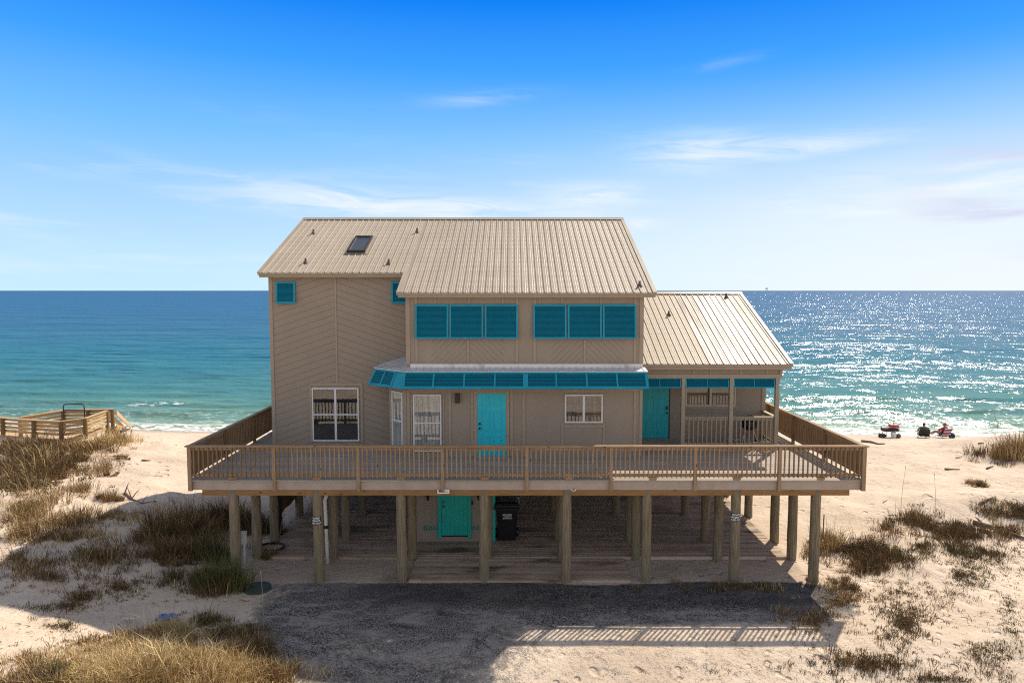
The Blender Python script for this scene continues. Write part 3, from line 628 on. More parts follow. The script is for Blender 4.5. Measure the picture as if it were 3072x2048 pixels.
# fascia + soffit
b = MB(); b.box(RXC+.0, RX1-.01, RYE+.002, RYE+.03, RZE-.075, RZE-.022); b.box(RXC+.05, RX1-.04, RYE+.03, RYE+.06, RZE-.15, RZE-.06); b.box(RXC+.05, RX1-.04, RYE+.06, AY-.001, RZE-.147, RZE-.12)
b.box(RX0+.01, RXC+.05, YL+.002, YL+.03, ZL-.075, ZL-.022); b.box(RX0+.05, RXC+.05, YL+.03, YL+.06, ZL-.15, ZL-.06); b.box(RX0+.05, RXC+.05, YL+.06, BY-.001, ZL-.147, ZL-.12)
b.build('eave_board', M['trim_edge'], house)
b = MB()
for x, ya, za in ((RX0+.03, YL, ZL), (RX1-.05, RYE, RZE), (RXC+.03, RYE, RZE)):
    yb = RYR if x != RXC+.03 else BY
    slab(b, x, x+.02, ya+.03, za+.03*SL, yb, rz(yb), -.16, -.025)
slab(b, RX1-.05, RX1-.03, RYR, RZR, 33.8, rz(33.8), -.16, -.045); slab(b, RX0+.03, RX0+.05, RYR, RZR, 33.8, rz(33.8), -.16, -.045)
b.build('rake_board', M['trim_edge'], house)
# porch-wing roof: tan sheets with a band of bare metal sheets
WX0r, WX1r = HX1+.005, 9.45
XS0, XS1 = 6.62, 8.72
wr = ribbed('r', WX0r, XS0, WYE, WZE, WYR, WZR, None, x_start=WX0r+.06).build('porch_roof', [M['roof'], M['screw']], house)
ribbed('r', XS0+.001, XS1, WYE, WZE, WYR, WZR, None, sp=.235, x_start=XS0+.03, screws=False).build('bare_metal_sheets', M['roof_shiny'], house)
ribbed('r', XS1+.001, WX1r-.12, WYE, WZE, WYR, WZR, None, x_start=XS1+.06).build('roof_edge_sheets', [M['roof'], M['screw']], house)
b = MB(); b.prism([(WYR, WZR), (33.6, wz(33.6)), (33.6, wz(33.6)-.04), (WYR, WZR-.04)], WX0r, WX1r); b.build('rear_porch_roof', M['roof'], house)
b = MB(); slab(b, WX1r-.12, WX1r, WYE-.01, WZE, WYR, WZR, -.02, .03); b.build('rake_trim', M['roof'], house)
b = MB(); slab(b, WX0r, WX1r, WYR-.17, wz(WYR-.17), WYR, WZR, .028, .04); slab(b, WX0r, WX1r, WYR, WZR, WYR+.17, wz(WYR+.17), .028, .04); b.build('ridge_cap', M['roof_cap'], wr)
b = MB(); b.box(WX0r, WX1r-.01, WYE+.002, WYE+.03, WZE-.09, WZE-.022); b.box(WX0r, WX1r-.05, WYE+.03, WYE+.06, WZE-.19, WZE-.07); b.box(WX0r, WX1r-.05, WYE+.06, PY-.022, WZE-.187, WZE-.15); b.build('eave_board', M['trim_edge'], house)
b = MB(); slab(b, WX1r-.05, WX1r-.03, WYE+.03, wz(WYE+.03), WYR, WZR, -.16, -.025); slab(b, WX1r-.05, WX1r-.03, WYR, WZR, 33.5, wz(33.5), -.16, -.045); b.build('rake_board', M['trim_edge'], house)
# vent pipes
def onroof(x, y, f, ye, ze, s_):
    r = ray(x*S, y*S)   # intersect with roof plane z = ze + s*(Y-ye)
    t = (ze-s_*ye-CAMZ)/(r.z-s_*r.y); return Vector((r.x*t, r.y*t, r.z*t+CAMZ))
for (x, y, ye, ze, s_) in ((720, 537, RYE, RZE, SL), (958, 534, RYE, RZE, SL), (702, 604, RYE, RZE, SL), (893, 606, RYE, RZE, SL), (1469, 657, RYE, RZE, SL), (1536, 724, WYE, WZE, WSL), (1668, 683, WYE, WZE, WSL)):
    p = onroof(x, y, None, ye, ze, s_); b = MB(); b.cyl(p+Vector((0, 0, -.05)), p+Vector((0, 0, .08)), .12, .045, 14); b.cyl(p+Vector((0, 0, .07)), p+Vector((0, 0, .17)), .036, .036, 12); b.build('vent_pipe', M['vent'], house, smooth=False)
# skylight
c0, c1, c2, c3 = [onroof(x, y, None, RYE, RZE, SL) for x, y in ((797, 582), (838, 582), (852, 547), (819, 547))]
x0, x1 = c0.x, c1.x+.02; y0, y1 = c0.y, c2.y; n_ = Vector((0, -SL, 1)).normalized()
def rp(x, y, h_): return Vector((x, y, rz(y)))+n_*h_
b = MB()
for (xa, xb, ya, yb) in ((x0, x1, y0, y0+.09), (x0, x1, y1-.09, y1), (x0, x0+.07, y0+.09, y1-.09), (x1-.07, x1, y0+.09, y1-.09)):
    b.add([rp(xa, ya, .02), rp(xb, ya, .02), rp(xb, yb, .02), rp(xa, yb, .02), rp(xa, ya, .11), rp(xb, ya, .11), rp(xb, yb, .11), rp(xa, yb, .11)], [(0, 3, 2, 1), (4, 5, 6, 7), (0, 1, 5, 4), (1, 2, 6, 5), (2, 3, 7, 6), (3, 0, 4, 7)])
sk = b.build('skylight', M['bronze'], house)
b = MB(); b.add([rp(x0+.07, y0+.09, .09), rp(x1-.07, y0+.09, .09), rp(x1-.07, y1-.09, .09), rp(x0+.07, y1-.09, .09)], [(0, 1, 2, 3)]); b.build('pane', M['glass_sky'], sk)
b = MB(); b.add([rp(x0+.07, y0+.09, .045), rp(x1-.07, y0+.09, .045), rp(x1-.07, y1-.09, .045), rp(x0+.07, y1-.09, .045)], [(0, 1, 2, 3)]); b.build('shade', plain('skylight_shade', (.04, .05, .09), .6), sk)
b = MB()
for (xa, xb, ya, yb) in ((x0-.09, x1+.09, y0-.10, y0-.005), (x0-.09, x0-.005, y0, y1+.1), (x1+.005, x1+.09, y0, y1+.1), (x0, x1, y1+.005, y1+.12)):
    b.add([rp(xa, ya, .028), rp(xb, ya, .028), rp(xb, yb, .028), rp(xa, yb, .028)], [(0, 1, 2, 3)])
b.build('flashing', M['roof_cap'], sk)
# trim boards (battens)
class TB_:
    def box(s, *a): MB().box(*a).build('trim_board', M['trim'], house)
b = TB_()
def vt(x, z0, z1, Yw, w_=.045): b.box(x-w_, x+w_, Yw-.022, Yw-.001, z0, z1)
top = RZE-.15
for x in (HX0+.06,): vt(x, DZ, ZL-.15, BY, .06)
vt(xY(771, BY, 700)-.0, zY(885, BY), ZL-.15, BY, .03)
for x in (BX+.06, HX1-.07): vt(x, zaw, top, AY, .065)
for x in (954, 1190, 1225, 1461): vt(xY(x, AY, 800)+(.04 if x in (954, 1225) else -.04), zaw+.05, top, AY, .04)
for x in (1075, 1343): vt(xY(x, AY, 800), zaw+.05, zs0, AY, .035)
for x in (1000, 1077, 1155, 1240, 1290, 1380): vt(xY(x, AY, 700), zY(699, AY)+.02, top, AY, .03)
zt_ = zY(896, AY)
for x in (BX+.05, xY(1033, AY), xY(1084.5, AY), xY(1175, AY), xY(1203, AY), xY(1459, AY), HX1-.055): vt(x, DZ+.02, zt_, AY, .045)
b.box(BX+.1, HX1-.11, AY-.018, AY-.002, zt_-.02, zt_+.07)
for x in (xY(1292, AY), xY(1388, AY)): vt(x, DZ+.02, zY(970, AY), AY, .035)
vt(WX1-.08, DZ+.1, WZE, QY, .07)
# windows
def window(parent, x0, x1, z0, z1, Yw, nx, ny, fm, back, T_=None, fw=.045, sill=False, split=None):
    b = MB(T_); d0, d1 = Yw-.055, Yw-.001
    b.box(x0, x1, d0, d1, z1-fw, z1); b.box(x0, x1, d0, d1, z0, z0+fw); b.box(x0, x0+fw, d0, d1, z0+fw, z1-fw); b.box(x1-fw, x1, d0, d1, z0+fw, z1-fw)
    for k in range(1, nx): x = x0+(x1-x0)*k/nx; b.box(x-fw*.8, x+fw*.8, d0+.003, d1, z0+fw, z1-fw)
    for k in range(1, ny):
        z = z0+(z1-z0)*k/ny
        for q in range(nx):
            xa = x0+(x1-x0)*q/nx+fw*.85; xb = x0+(x1-x0)*(q+1)/nx-fw*.85; b.box(xa, xb, d0+.008, d1, z-.022, z+.022)
    o = b.build('window', fm, parent)
    b = MB(T_); b.add([(x0+fw*.5, Yw-.03, z0+fw*.5), (x1-fw*.5, Yw-.03, z0+fw*.5), (x1-fw*.5, Yw-.03, z1-fw*.5), (x0+fw*.5, Yw-.03, z1-fw*.5)], [(0, 1, 2, 3)]); b.build('pane', M['glass'], o)
    nm, bm2 = back
    b = MB(T_); nseg = 40; vs = []
    for k in range(nseg+1):
        x = x0+fw*.5+(x1-x0-fw)*k/nseg; yy = Yw-.012+(.007*math.sin(k*1.3) if nm == 'curtain' else 0); vs += [(x, yy, z0+fw*.5), (x, yy, z1-fw*.5)]
    b.add(vs, [(2*k, 2*k+2, 2*k+3, 2*k+1) for k in range(nseg)]); b.build(nm, bm2, o)
    return o
window(house, xY(718, BY, 950), xY(825, BY, 950), zY(1012, BY), zY(890, BY), BY, 2, 2, M['white'], ('unlit_room_board', M['interior']))
window(house, xY(949, AY, 950), xY(1014, AY, 950), zY(1036, AY), zY(905, AY), AY, 1, 2, M['white'], ('curtain', M['lace']))
window(house, xY(1297, AY, 940), xY(1384, AY, 940), zY(970, AY), zY(905, AY), AY, 2, 1, M['white'], ('blind', M['blind']))
b = TB_(); xw0, xw1, zw0, zw1 = xY(1290, AY), xY(1390, AY), zY(977, AY), zY(899, AY)
b.box(xw0, xw1, AY-.03, AY-.002, zw1, zw1+.07); b.box(xw0, xw1, AY-.03, AY-.002, zw0-.05, zw0+.02)
xw0, xw1 = xY(943, AY), xY(1020, AY); b.box(xw0, xw0+.045, AY-.03, AY-.002, DZ+.1, zY(905, AY)); b.box(xw1-.045, xw1, AY-.03, AY-.002, DZ+.1, zY(905, AY))
xw0, xw1 = xY(712, BY), xY(832, BY); zz = zY(885, BY); b.box(xw0, xw1, BY-.03, BY-.002, zz, zz+.09)
b.box(xw0-.02, xw0+.06, BY-.03, BY-.002, zY(1016, BY), zz); b.box(xw1-.06, xw1+.02, BY-.03, BY-.002, zY(1016, BY), zz);
# bay window on the angled wall: local frame with origin at (BX, AY), running to (-4.07, AY+.65)
u_ = Vector((-.65, .65, 0)).normalized(); nn = Vector((-u_.y, u_.x, 0))   # outward normal = (-.7,-.7)
def TB(p): return Vector((BX, AY, 0))+u_*(-p.x)+Vector((-.7071, -.7071, 0))*(-p.y)+Vector((0, 0, p.z))
window(house, -.78, -.20, zY(1036, AY), zY(902, AY), 0.0, 1, 2, M['white'], ('curtain', M['lace']), T_=TB)
b = MB(TB); b.box(-.95, -.80, -.02, -.001, DZ, zt_); b.box(-.18, 0, -.02, -.001, DZ, zt_); b.build('bay_trim', M['trim'], house)
# porch window
xw0, xw1 = xY(2056/S, QY, 900), xY(2206/S, QY, 900); zw0, zw1 = zY(1217/S, QY), zY(1217/S, QY)+1.25
window(house, xw0, xw1, zw0, zw1, QY, 2, 1, M['wframe'], ('blind', M['blind']))
b = MB(); b.box(xw0-.1, xw1+.05, QY-.03, QY-.002, zw0-.10, zw0-.005); b.box(xw0-.1, xw1+.05, QY-.016, QY-.002, DZ+.10, zw0-.30); b.build('window_sill', M['trim'], house)
# doors
def panel_door(parent, x0, x1, z0, z1, Yw, mat, knob_left, name='door'):
    b = MB(); W_ = x1-x0; Hh = z1-z0; b.box(x0, x1, Yw-.045, Yw-.001, z0, z1)
    for xa, xb in ((.14, .44), (.56, .86)):
        for za, zb_ in ((.07, .31), (.40, .72), (.80, .93)):
            X0, X1, Z0, Z1 = x0+xa*W_, x0+xb*W_, z0+za*Hh, z0+zb_*Hh; t = .012
            b.box(X0, X1, Yw-.055, Yw-.045, Z1-t, Z1); b.box(X0, X1, Yw-.055, Yw-.045, Z0, Z0+t); b.box(X0, X0+t, Yw-.055, Yw-.045, Z0+t, Z1-t); b.box(X1-t, X1, Yw-.055, Yw-.045, Z0+t, Z1-t)
            b.box(X0+.04, X1-.04, Yw-.052, Yw-.045, Z0+.04, Z1-.04)
    d = b.build(name, mat, parent)
    kx = x0+.07 if knob_left else x1-.07
    b = MB(); b.cyl((kx, Yw-.046, z0+.92), (kx, Yw-.09, z0+.92), .03, .02); b.sphere((kx, Yw-.11, z0+.92), .034); b.build('handle', M['blackm'], d, smooth=True)
    b = MB(); b.box(kx-.035, kx+.035, Yw-.075, Yw-.046, z0+1.03, z0+1.03+(.07 if knob_left else .14)); b.build('lock', M['blackm'], d, bevel=.008)
    return d
d0, d1 = xY(1097, AY, 950), xY(1162, AY, 950); zd0, zd1 = zY(1046, AY), zY(903, AY)
panel_door(house, d0, d1, zd0, zd1, AY, M['teal_door'], True)
b = MB(); b.box(d0-.12, d0-.004, AY-.03, AY-.002, zd0-.05, zd1+.08); b.box(d1+.004, d1+.10, AY-.03, AY-.002, zd0-.05, zd1+.08); b.box(d0-.004, d1+.004, AY-.03, AY-.002, zd1+.004, zd1+.08); b.box(d0-.1, d1+.1, AY-.10, AY-.002, zd0-.06, zd0-.004); b.build('door_frame', M['trim'], house)
d1 = xY(1535, QY, 950); d0 = d1-.95; zd0 = DZ+.12
panel_door(house, d0, d1, zd0, zd0+2.05, QY, M['teal_door2'], False)
b = MB(); b.box(d1+.004, d1+.05, QY-.03, QY-.002, zd0-.02, zd0+2.1); b.build('door_frame', M['bronze'], house)
# wall lamp
lx = xY(1051, AY, 915); b = MB(); b.box(lx-.075, lx+.075, AY-.14, AY-.012, zY(924, AY), zY(903, AY)); b.box(lx-.05, lx+.05, AY-.012, AY-.001, zY(921, AY), zY(906, AY)); b.build('wall_lamp', M['bronze'], house, bevel=.01)
# louvered shutters
def louver(parent, name, tl, tr, bl, br, cols, fw, ns, mid=None, tilt=.025):
    tl, tr, bl, br = map(Vector, (tl, tr, bl, br)); b = MB()
    def P(u, v): return tl.lerp(tr, u).lerp(bl.lerp(br, u), v)
    W_ = (tr-tl).length; H_ = (bl-tl).length; nrm = (bl-tl).cross(tr-tl).normalized()
    if nrm.y > 0: nrm = -nrm
    def slabq(u0, u1, v0, v1, h0, h1):
        q = [P(u0, v0), P(u1, v0), P(u1, v1), P(u0, v1)]; vs = [p+nrm*h0 for p in q]+[p+nrm*h1 for p in q]
        b.add(vs, [(0, 3, 2, 1), (4, 5, 6, 7), (0, 1, 5, 4), (1, 2, 6, 5), (2, 3, 7, 6), (3, 0, 4, 7)])
    a, c_ = fw/W_, fw/H_
    slabq(0, 1, 0, c_, -.015, .02); slabq(0, 1, 1-c_, 1, -.015, .02); slabq(0, a, c_, 1-c_, -.015, .02); slabq(1-a, 1, c_, 1-c_, -.015, .02)
    cuts = [a]+[k/cols for k in range(1, cols)]+[1-a]
    for k in range(1, cols): slabq(k/cols-a*.35, k/cols+a*.35, c_, 1-c_, -.013, .018)
    f = b.build(name, M['teal'], parent)
    b = MB()
    for k in range(cols):
        u0 = cuts[k]+(a*.3 if k else 0); u1 = cuts[k+1]-(a*.3 if k < cols-1 else 0)
        for j in range(ns):
            v = c_+(1-2*c_)*(j+.5)/ns; dv = (1-2*c_)/ns*.36
            q = [P(u0, v-dv)-nrm*.010, P(u1, v-dv)-nrm*.010, P(u1, v+dv)+nrm*.012, P(u0, v+dv)+nrm*.012]
            b.add(q+[p-nrm*.004 for p in q], [(0, 1, 2, 3), (7, 6, 5, 4), (0, 4, 5, 1), (2, 6, 7, 3)])
    b.build('louvers', M['slat_shaded'], f)
    b = MB(); q = [P(a*.5, c_*.5), P(1-a*.5, c_*.5), P(1-a*.5, 1-c_*.5), P(a*.5, 1-c_*.5)]; b.add([p-nrm*.016 for p in q]+[p-nrm*.020 for p in q], [(0, 1, 2, 3), (7, 6, 5, 4)]); b.build('gap_shade_sheet', M['gap_shade'], f)
    return f
for x0, x1 in ((953.5, 1030), (1032.5, 1110), (1113.5, 1189.5), (1225, 1301), (1304, 1382), (1384.5, 1461)):
    ya, yb = AY-.05, AY-.16; za, zb_ = zY(699.5, ya), zY(778, yb)
    louver(house, 'shutter', (xY(x0, ya, 700), ya, za), (xY(x1, ya, 700), ya, za), (xY(x0, ya, 700), yb, zb_), (xY(x1, ya, 700), yb, zb_), 1, .055, 26)
for x0, x1 in ((634, 678.5), (899.5, 944)):
    ya, yb = BY-.04, BY-.10; za, zb_ = zY(647, ya), zY(697, yb)
    louver(house, 'shutter', (xY(x0, ya, 670), ya, za), (xY(x1, ya, 670), ya, za), (xY(x0, ya, 670), yb, zb_), (xY(x1, ya, 670), yb, zb_), 1, .06, 16)
# awning of louvers between the storeys
ta, tb = 21.55, 21.32; zt, zb_ = zY(853.5, ta), zY(893, tb); xr = HX1+.03
TLc, BLc = Vector((BX-.02, ta, zt)), Vector((BX-.05, tb, zb_)); xm = (BX+xr)/2-.0
louver(house, 'awning_panel', TLc, (xm-.003, ta, zt), BLc, (xm-.003, tb, zb_), 4, .075, 9)
louver(house, 'awning_panel', (xm+.003, ta, zt), (xr, ta, zt), (xm+.003, tb, zb_), (xr+.02, tb, zb_), 4, .075, 9)
tl = Vector((-4.50, ta+.90, zt)); bl = Vector((-4.74, tb+.98, zb_)); cL = TLc.lerp(tl, .24); cB = BLc.lerp(bl, .30)
louver(house, 'awning_panel', tl, cL, bl, cB, 2, .07, 8)
b = MB(); q = [TLc, cL, cB, BLc]; off = Vector((-.02, .03, 0)); b.add([p for p in q]+[p+off for p in q], [(0, 1, 2, 3), (7, 6, 5, 4), (0, 4, 5, 1), (1, 5, 6, 2), (2, 6, 7, 3), (3, 7, 4, 0)]); b.build('awning_corner', M['teal'], house); b = MB()
q = [tl, bl, Vector((-4.74, BY-.01, zb_)), Vector((-4.50, BY-.01, zt))]; b.add([p for p in q]+[p+Vector((.03, 0, 0)) for p in q], [(0, 1, 2, 3), (7, 6, 5, 4), (0, 4, 5, 1), (1, 5, 6, 2), (2, 6, 7, 3), (3, 7, 4, 0)]); b.build('awning_side', M['teal'], house); b = MB()
b.add([(xr, ta, zt), (xr+.02, tb, zb_), (xr, AY, zb_+.3), (xr, AY, zt), (xr+.025, ta, zt), (xr+.045, tb, zb_), (xr+.025, AY, zb_+.3), (xr+.025, AY, zt)], [(0, 1, 2, 3), (7, 6, 5, 4), (0, 4, 5, 1), (1, 5, 6, 2), (2, 6, 7, 3), (3, 7, 4, 0)])
b.build('awning_side', M['teal'], house)
ztop = zY(843, AY)
b = MB()
A_ = [(BX, AY-.001, ztop), (BX, BY-.002, ztop+.28), (-4.56, BY-.002, zt+.04), (-4.56, ta+.88, zt+.02), (BX-.03, ta-.07, zt+.015), (xr+.03, ta-.07, zt+.015), (xr+.03, AY-.001, ztop)]
A_ = [Vector(p) for p in A_]; b.add(A_+[p-Vector((0, 0, .018)) for p in A_], [(0, 4, 5, 6), (0, 1, 2, 3), (0, 3, 4), (7, 13, 12, 11), (2, 3, 10, 9), (3, 4, 11, 10), (4, 5, 12, 11), (5, 6, 13, 12)])
x = BX+.1
while x < xr: b.bar((x, AY-.005, ztop+.008), (x, ta-.068, zt+.024), .035, .016); x += .235
for k in range(4): p0 = Vector((-4.56+.28*k, ta+.88-.24*k, zt+.03)); b.bar(p0, (BX-.03, AY+1.4-.42*k, ztop+.26-.09*k), .04, .016)
b.build('awning_roof', M['gal'], house)
b = MB(); b.box(BX+.13, HX1-.02, AY-.028, AY-.003, zY(843, AY), zY(835.5, AY)); b.add([(BX+.13, AY-.028, ztop), (HX1-.02, AY-.028, ztop), (HX1-.02, AY-.15, ztop-.03), (BX+.13, AY-.15, ztop-.03)], [(0, 1, 2, 3)]); b.build('flashing', M['flash'], house)
# porch louvers and railing
pw = [(HX1+.05, xY(2043/S, PY, 880)), (xY(2056/S, PY, 880), xY(2187/S, PY, 880)), (xY(2200/S, PY, 880), xY(2324/S, PY, 880))]
zl0, zl1 = zY(1163/S, PY-.02), zb0-.003
for x0, x1 in pw:
    louver(house, 'porch_shutter', (x0+.005, PY+.02, zl1), (x1-.005, PY+.02, zl1), (x0+.005, PY-.05, zl0), (x1-.005, PY-.05, zl0), 2, .035, 8)
zr_ = zY(1250/S, PY)
pr_ = None
for x0, x1 in pw[1:]:
    b = MB(); b.box(x0+.003, x1-.003, PY-.02, PY+.12, zr_-.035, zr_); b.box(x0+.003, x1-.003, PY+.03, PY+.07, zr_-.12, zr_-.034); f = b.build('porch_railing', M['trim'], house); b = MB(); b.box(x0+.003, x1-.003, PY+.03, PY+.07, DZ+.15, DZ+.23); b.build('lower_rail', M['trim'], f)
    n = 9
    for j in range(1, n+1):
        x = x0+(x1-x0)*j/(n+.6); b = MB(); b.box(x-.018, x+.018, PY-.006, PY+.028, DZ+.11, zr_-.036); b.build('baluster', M['trim'], f)
b = MB(); xa = WX1-.13; b.box(xa-.04, xa+.10, PY+.121, QY-.002, zr_-.035, zr_); b.box(xa+.02, xa+.06, PY+.09, QY-.002, zr_-.12, zr_-.036); f = b.build('porch_railing', M['trim'], house); b = MB(); b.box(xa+.02, xa+.06, PY+.09, QY-.002, DZ+.15, DZ+.23); b.build('lower_rail', M['trim'], f)
for j in range(1, 10): y = PY+.085+(QY-PY-.09)*j/10; b = MB(); b.box(xa+.06, xa+.094, y-.018, y+.018, DZ+.11, zr_-.036); b.build('baluster', M['trim'], f)
# ================================================================== STORE ROOM UNDER THE HOUSE
RYF = 22.45
room = thing('storage_room', (-2, RYF, 0), 'small beige store room between the piles under the house with a green-teal plank door', 'storage room')
RX0_, RX1_ = -3.42, xY(1484/S, RYF, 1200)
def px(x, y, Y): return atY(x/S, y/S, Y)
b = MB(); b.box(RX0_, RX1_, RYF, RYF+2.8, .0, DZ-.31); b.build('wall', M['side'], room)
b = MB(); b.box(RX1_-.07, RX1_+.02, RYF-.03, RYF+.05, .02, DZ-.32); b.build('corner_board', M['teal_low'], room)
dx0, dx1 = px(1325, 1550, RYF).x, px(1403, 1550, RYF).x; dz0 = px(1325, 1604, RYF).z; dz1 = DZ-.36
b = MB(); b.box(dx0, dx1, RYF-.035, RYF-.001, dz0, dz1); 
n = 6
dd = b.build('door', M['teal_low'], room)
b = MB()
for k in range(n): x = dx0+(dx1-dx0)*k/n; b.box(x+.006, x+(dx1-dx0)/n-.006, RYF-.045, RYF-.0355, dz0+.01, dz1-.01)
b.build('door_planks', M['teal_low'], dd)
b = MB(); b.cyl((dx0+.07, RYF-.046, dz0+1.0), (dx0+.07, RYF-.10, dz0+1.0), .035, .03); b.build('handle', M['blackm'], dd)
b = MB(); b.cyl((dx0+.07, RYF-.046, dz0+1.15), (dx0+.07, RYF-.08, dz0+1.15), .032, .03); b.build('lock', M['blackm'], dd)
jz = px(1325, 1613, RYF).z
for xa, xb in ((px(1314, 1550, RYF).x, dx0-.004), (dx1+.004, px(1413, 1550, RYF).x)):
    b = MB(); b.box(xa, xb, RYF-.07, RYF-.001, jz, DZ-.33); b.build('door_jamb', M['teal_low'], room)
b = MB(); b.box(dx0, dx1, RYF-.02, RYF-.001, dz0-.05, dz0-.005); b.build('threshold', M['black'], room)
for xa, xb in ((1269, 1311), (1416, 1458)):
    z0, z1 = px(1300, 1590, RYF).z, px(1300, 1575, RYF).z; xa, xb = px(xa, 1580, RYF).x, px(xb, 1580, RYF).x
    b = MB(); b.box(xa, xb, RYF-.02, RYF-.001, z1-.02, z1); b.box(xa, xb, RYF-.02, RYF-.001, z0, z0+.02); b.box(xa, xa+.02, RYF-.02, RYF-.001, z0+.02, z1-.02); b.box(xb-.02, xb, RYF-.02, RYF-.001, z0+.02, z1-.02)
    f = b.build('vent_grille', M['teal_low'], room); b = MB()
    for k in range(6): x = xa+.04+(xb-xa-.08)*k/5; b.bar((x, RYF-.012, z0+.02), (x+.02, RYF-.012, z1-.02), .02, .008, up=(0, 1, 0))
    b.build('grille_bars', plain('dark_teal_bars', (0, .13, .11), .6), f)
for lx, ly in ((1285, 1489), (1437, 1489)):
    p = px(lx, ly, RYF); b = MB(); b.box(p.x-.05, p.x+.05, RYF-.03, RYF-.001, p.z+.05, p.z+.16); b.bar((p.x, RYF-.03, p.z+.12), (p.x, RYF-.14, p.z+.12), .02, .02); b.cyl((p.x, RYF-.14, p.z+.13), (p.x, RYF-.14, p.z-.08), .065, .035, 8); b.cyl((p.x, RYF-.14, p.z+.13), (p.x, RYF-.14, p.z+.17), .075, .02, 8); b.build('wall_lantern', M['blackm'], room)
p = px(1417.5, 1506, RYF); b = MB(); b.box(p.x-.025, p.x+.025, RYF-.05, RYF-.001, p.z-.07, p.z+.07); b.build('meter_box', M['black'], room, bevel=.005)
# ================================================================== LOW PLANK FLOOR
gd = thing('plank_floor', (.4, 25, 0), 'weathered grey-brown plank floor lying on the sand under the raised house', 'plank floor')
b = MB(); y = 21.08; r_ = random.Random(9)
while y < 30.5:
    cut = [-7.85]+sorted(r_.uniform(-7, 8) for _ in range(3))+[8.72]
    for c0, c1 in zip(cut[:-1], cut[1:]):
        if c1-c0 > .1: b.box(c0+.003, c1-.003, y, y+.130, .0, .085+r_.uniform(-.006, .006))
    y += .150
b.build('planks', M['gdeck'], gd)
b = MB(); b.box(-7.8, 8.66, 21.12, 30.4, -.05, .042); b.box(-2.98, 3.46, 19.40, 21.0, -.05, .030); b.build('gap_underlay', plain('dark_gap_underlay', (.13, .09, .065), .9), gd)  # dark underlay added to deepen the shade in the plank gaps
b = MB(); y = 19.36
while y < 21.0: b.box(-3.02+r_.uniform(-.02, .02), 3.52+r_.uniform(-.05, .05), y, y+.130, .0, .065+r_.uniform(-.004, .004)); y += .150
b.build('front_planks', M['gdeck'], gd)
# ================================================================== SMALL THINGS ROUND THE HOUSE
def txt(s_, size, loc, mat, parent, ext=.002, rot=(math.pi/2, 0, 0)):
    cu = bpy.data.curves.new('lettering', 'FONT'); cu.body = s_; cu.size = size; cu.extrude = ext; cu.align_x = 'CENTER'; cu.align_y = 'CENTER'; cu.space_line = .9; cu.offset = size*.02
    tmp = bpy.data.objects.new('tmp', cu); C.objects.link(tmp); dg = bpy.context.evaluated_depsgraph_get(); dg.update(); me = bpy.data.meshes.new_from_object(tmp.evaluated_get(dg)); bpy.data.objects.remove(tmp)
    me.materials.clear(); me.materials.append(mat); o = bpy.data.objects.new('lettering', me); C.objects.link(o); o.parent = parent; o.location = Vector(loc)-wloc(parent); o.rotation_euler = rot; return o
# wheelie bin
bp = atZ(1521/S, 1627/S, .08); bt = thing('wheeled_bin', (bp.x, bp.y+.36, .08), 'black wheeled rubbish bin with white lettering beside the store room corner', 'bin')
def TBn(p): return Vector((p.x*1.27+bp.x, p.y*1.1+bp.y+.36, p.z*1.22+.08))
def lofted(b, sections):
    n = len(sections[0]); 
    vs = [v for s_ in sections for v in s_]; m_ = len(sections)
    b.add(vs, [(i*n+k, i*n+(k+1) % n, (i+1)*n+(k+1) % n, (i+1)*n+k) for i in range(m_-1) for k in range(n)]+[tuple(range(n))[::-1], tuple((m_-1)*n+k for k in range(n))])
def rrect(w_, d_, z, r=.05, y0=0): 
    out = []
    for cx, cy, a0 in ((1, 1, 0), (-1, 1, 90), (-1, -1, 180), (1, -1, 270)):
        for k in range(4): a = math.radians(a0+30*k); out.append((cx*(w_/2-r)+r*math.cos(a), y0+cy*(d_/2-r)+r*math.sin(a), z))
    return out
b = MB(TBn); lofted(b, [rrect(.46, .5, .04), rrect(.50, .56, .45), rrect(.58, .66, .93), rrect(.64, .72, .935), rrect(.66, .74, 1.0)]); b.build('body', M['black'], bt, smooth=False)
b = MB(TBn); lofted(b, [rrect(.67, .76, 1.003), rrect(.67, .76, 1.05), rrect(.62, .70, 1.10), rrect(.5, .56, 1.13)]); b.build('lid', M['black'], bt)
b = MB(TBn); b.tube([(-.33, -.40, .96), (-.30, -.47, .97), (.30, -.47, .97), (.33, -.40, .96)], .018); b.build('handle', M['black'], bt)
for sx_ in (-1, 1): b = MB(TBn); b.cyl((sx_*.25, .28, .12), (sx_*.31, .28, .12), .13, .13, 16); b.build('wheel', M['black'], bt)
txt('BALDWIN\nCOUNTY\nALABAMA', .068, (bp.x+.01, bp.y+.36-.365, .08+.90), M['paper'], bt)
# white down pipe
q0, q1, q2 = px(983, 1476, 20.9), px(975, 1499, 20.85), px(983, 1686, 20.75); pp = thing('drain_pipe', (q2.x, 20.75, 0), 'slanting white plastic drain pipe with a black coupling beside the second front pile', 'pipe')
b = MB(); b.tube([q0+Vector((.08, .02, .1)), q0, q1, q1.lerp(q2, .5), Vector((q2.x, q2.y, .02))], .056, 14); b.build('pipe', M['pvc'], pp, smooth=True)
m_ = q1.lerp(q2, .43); b = MB(); d_ = (q2-q1).normalized(); b.cyl(m_-d_*.05, m_+d_*.05, .063, .063, 14); b.build('coupling', M['black'], pp)
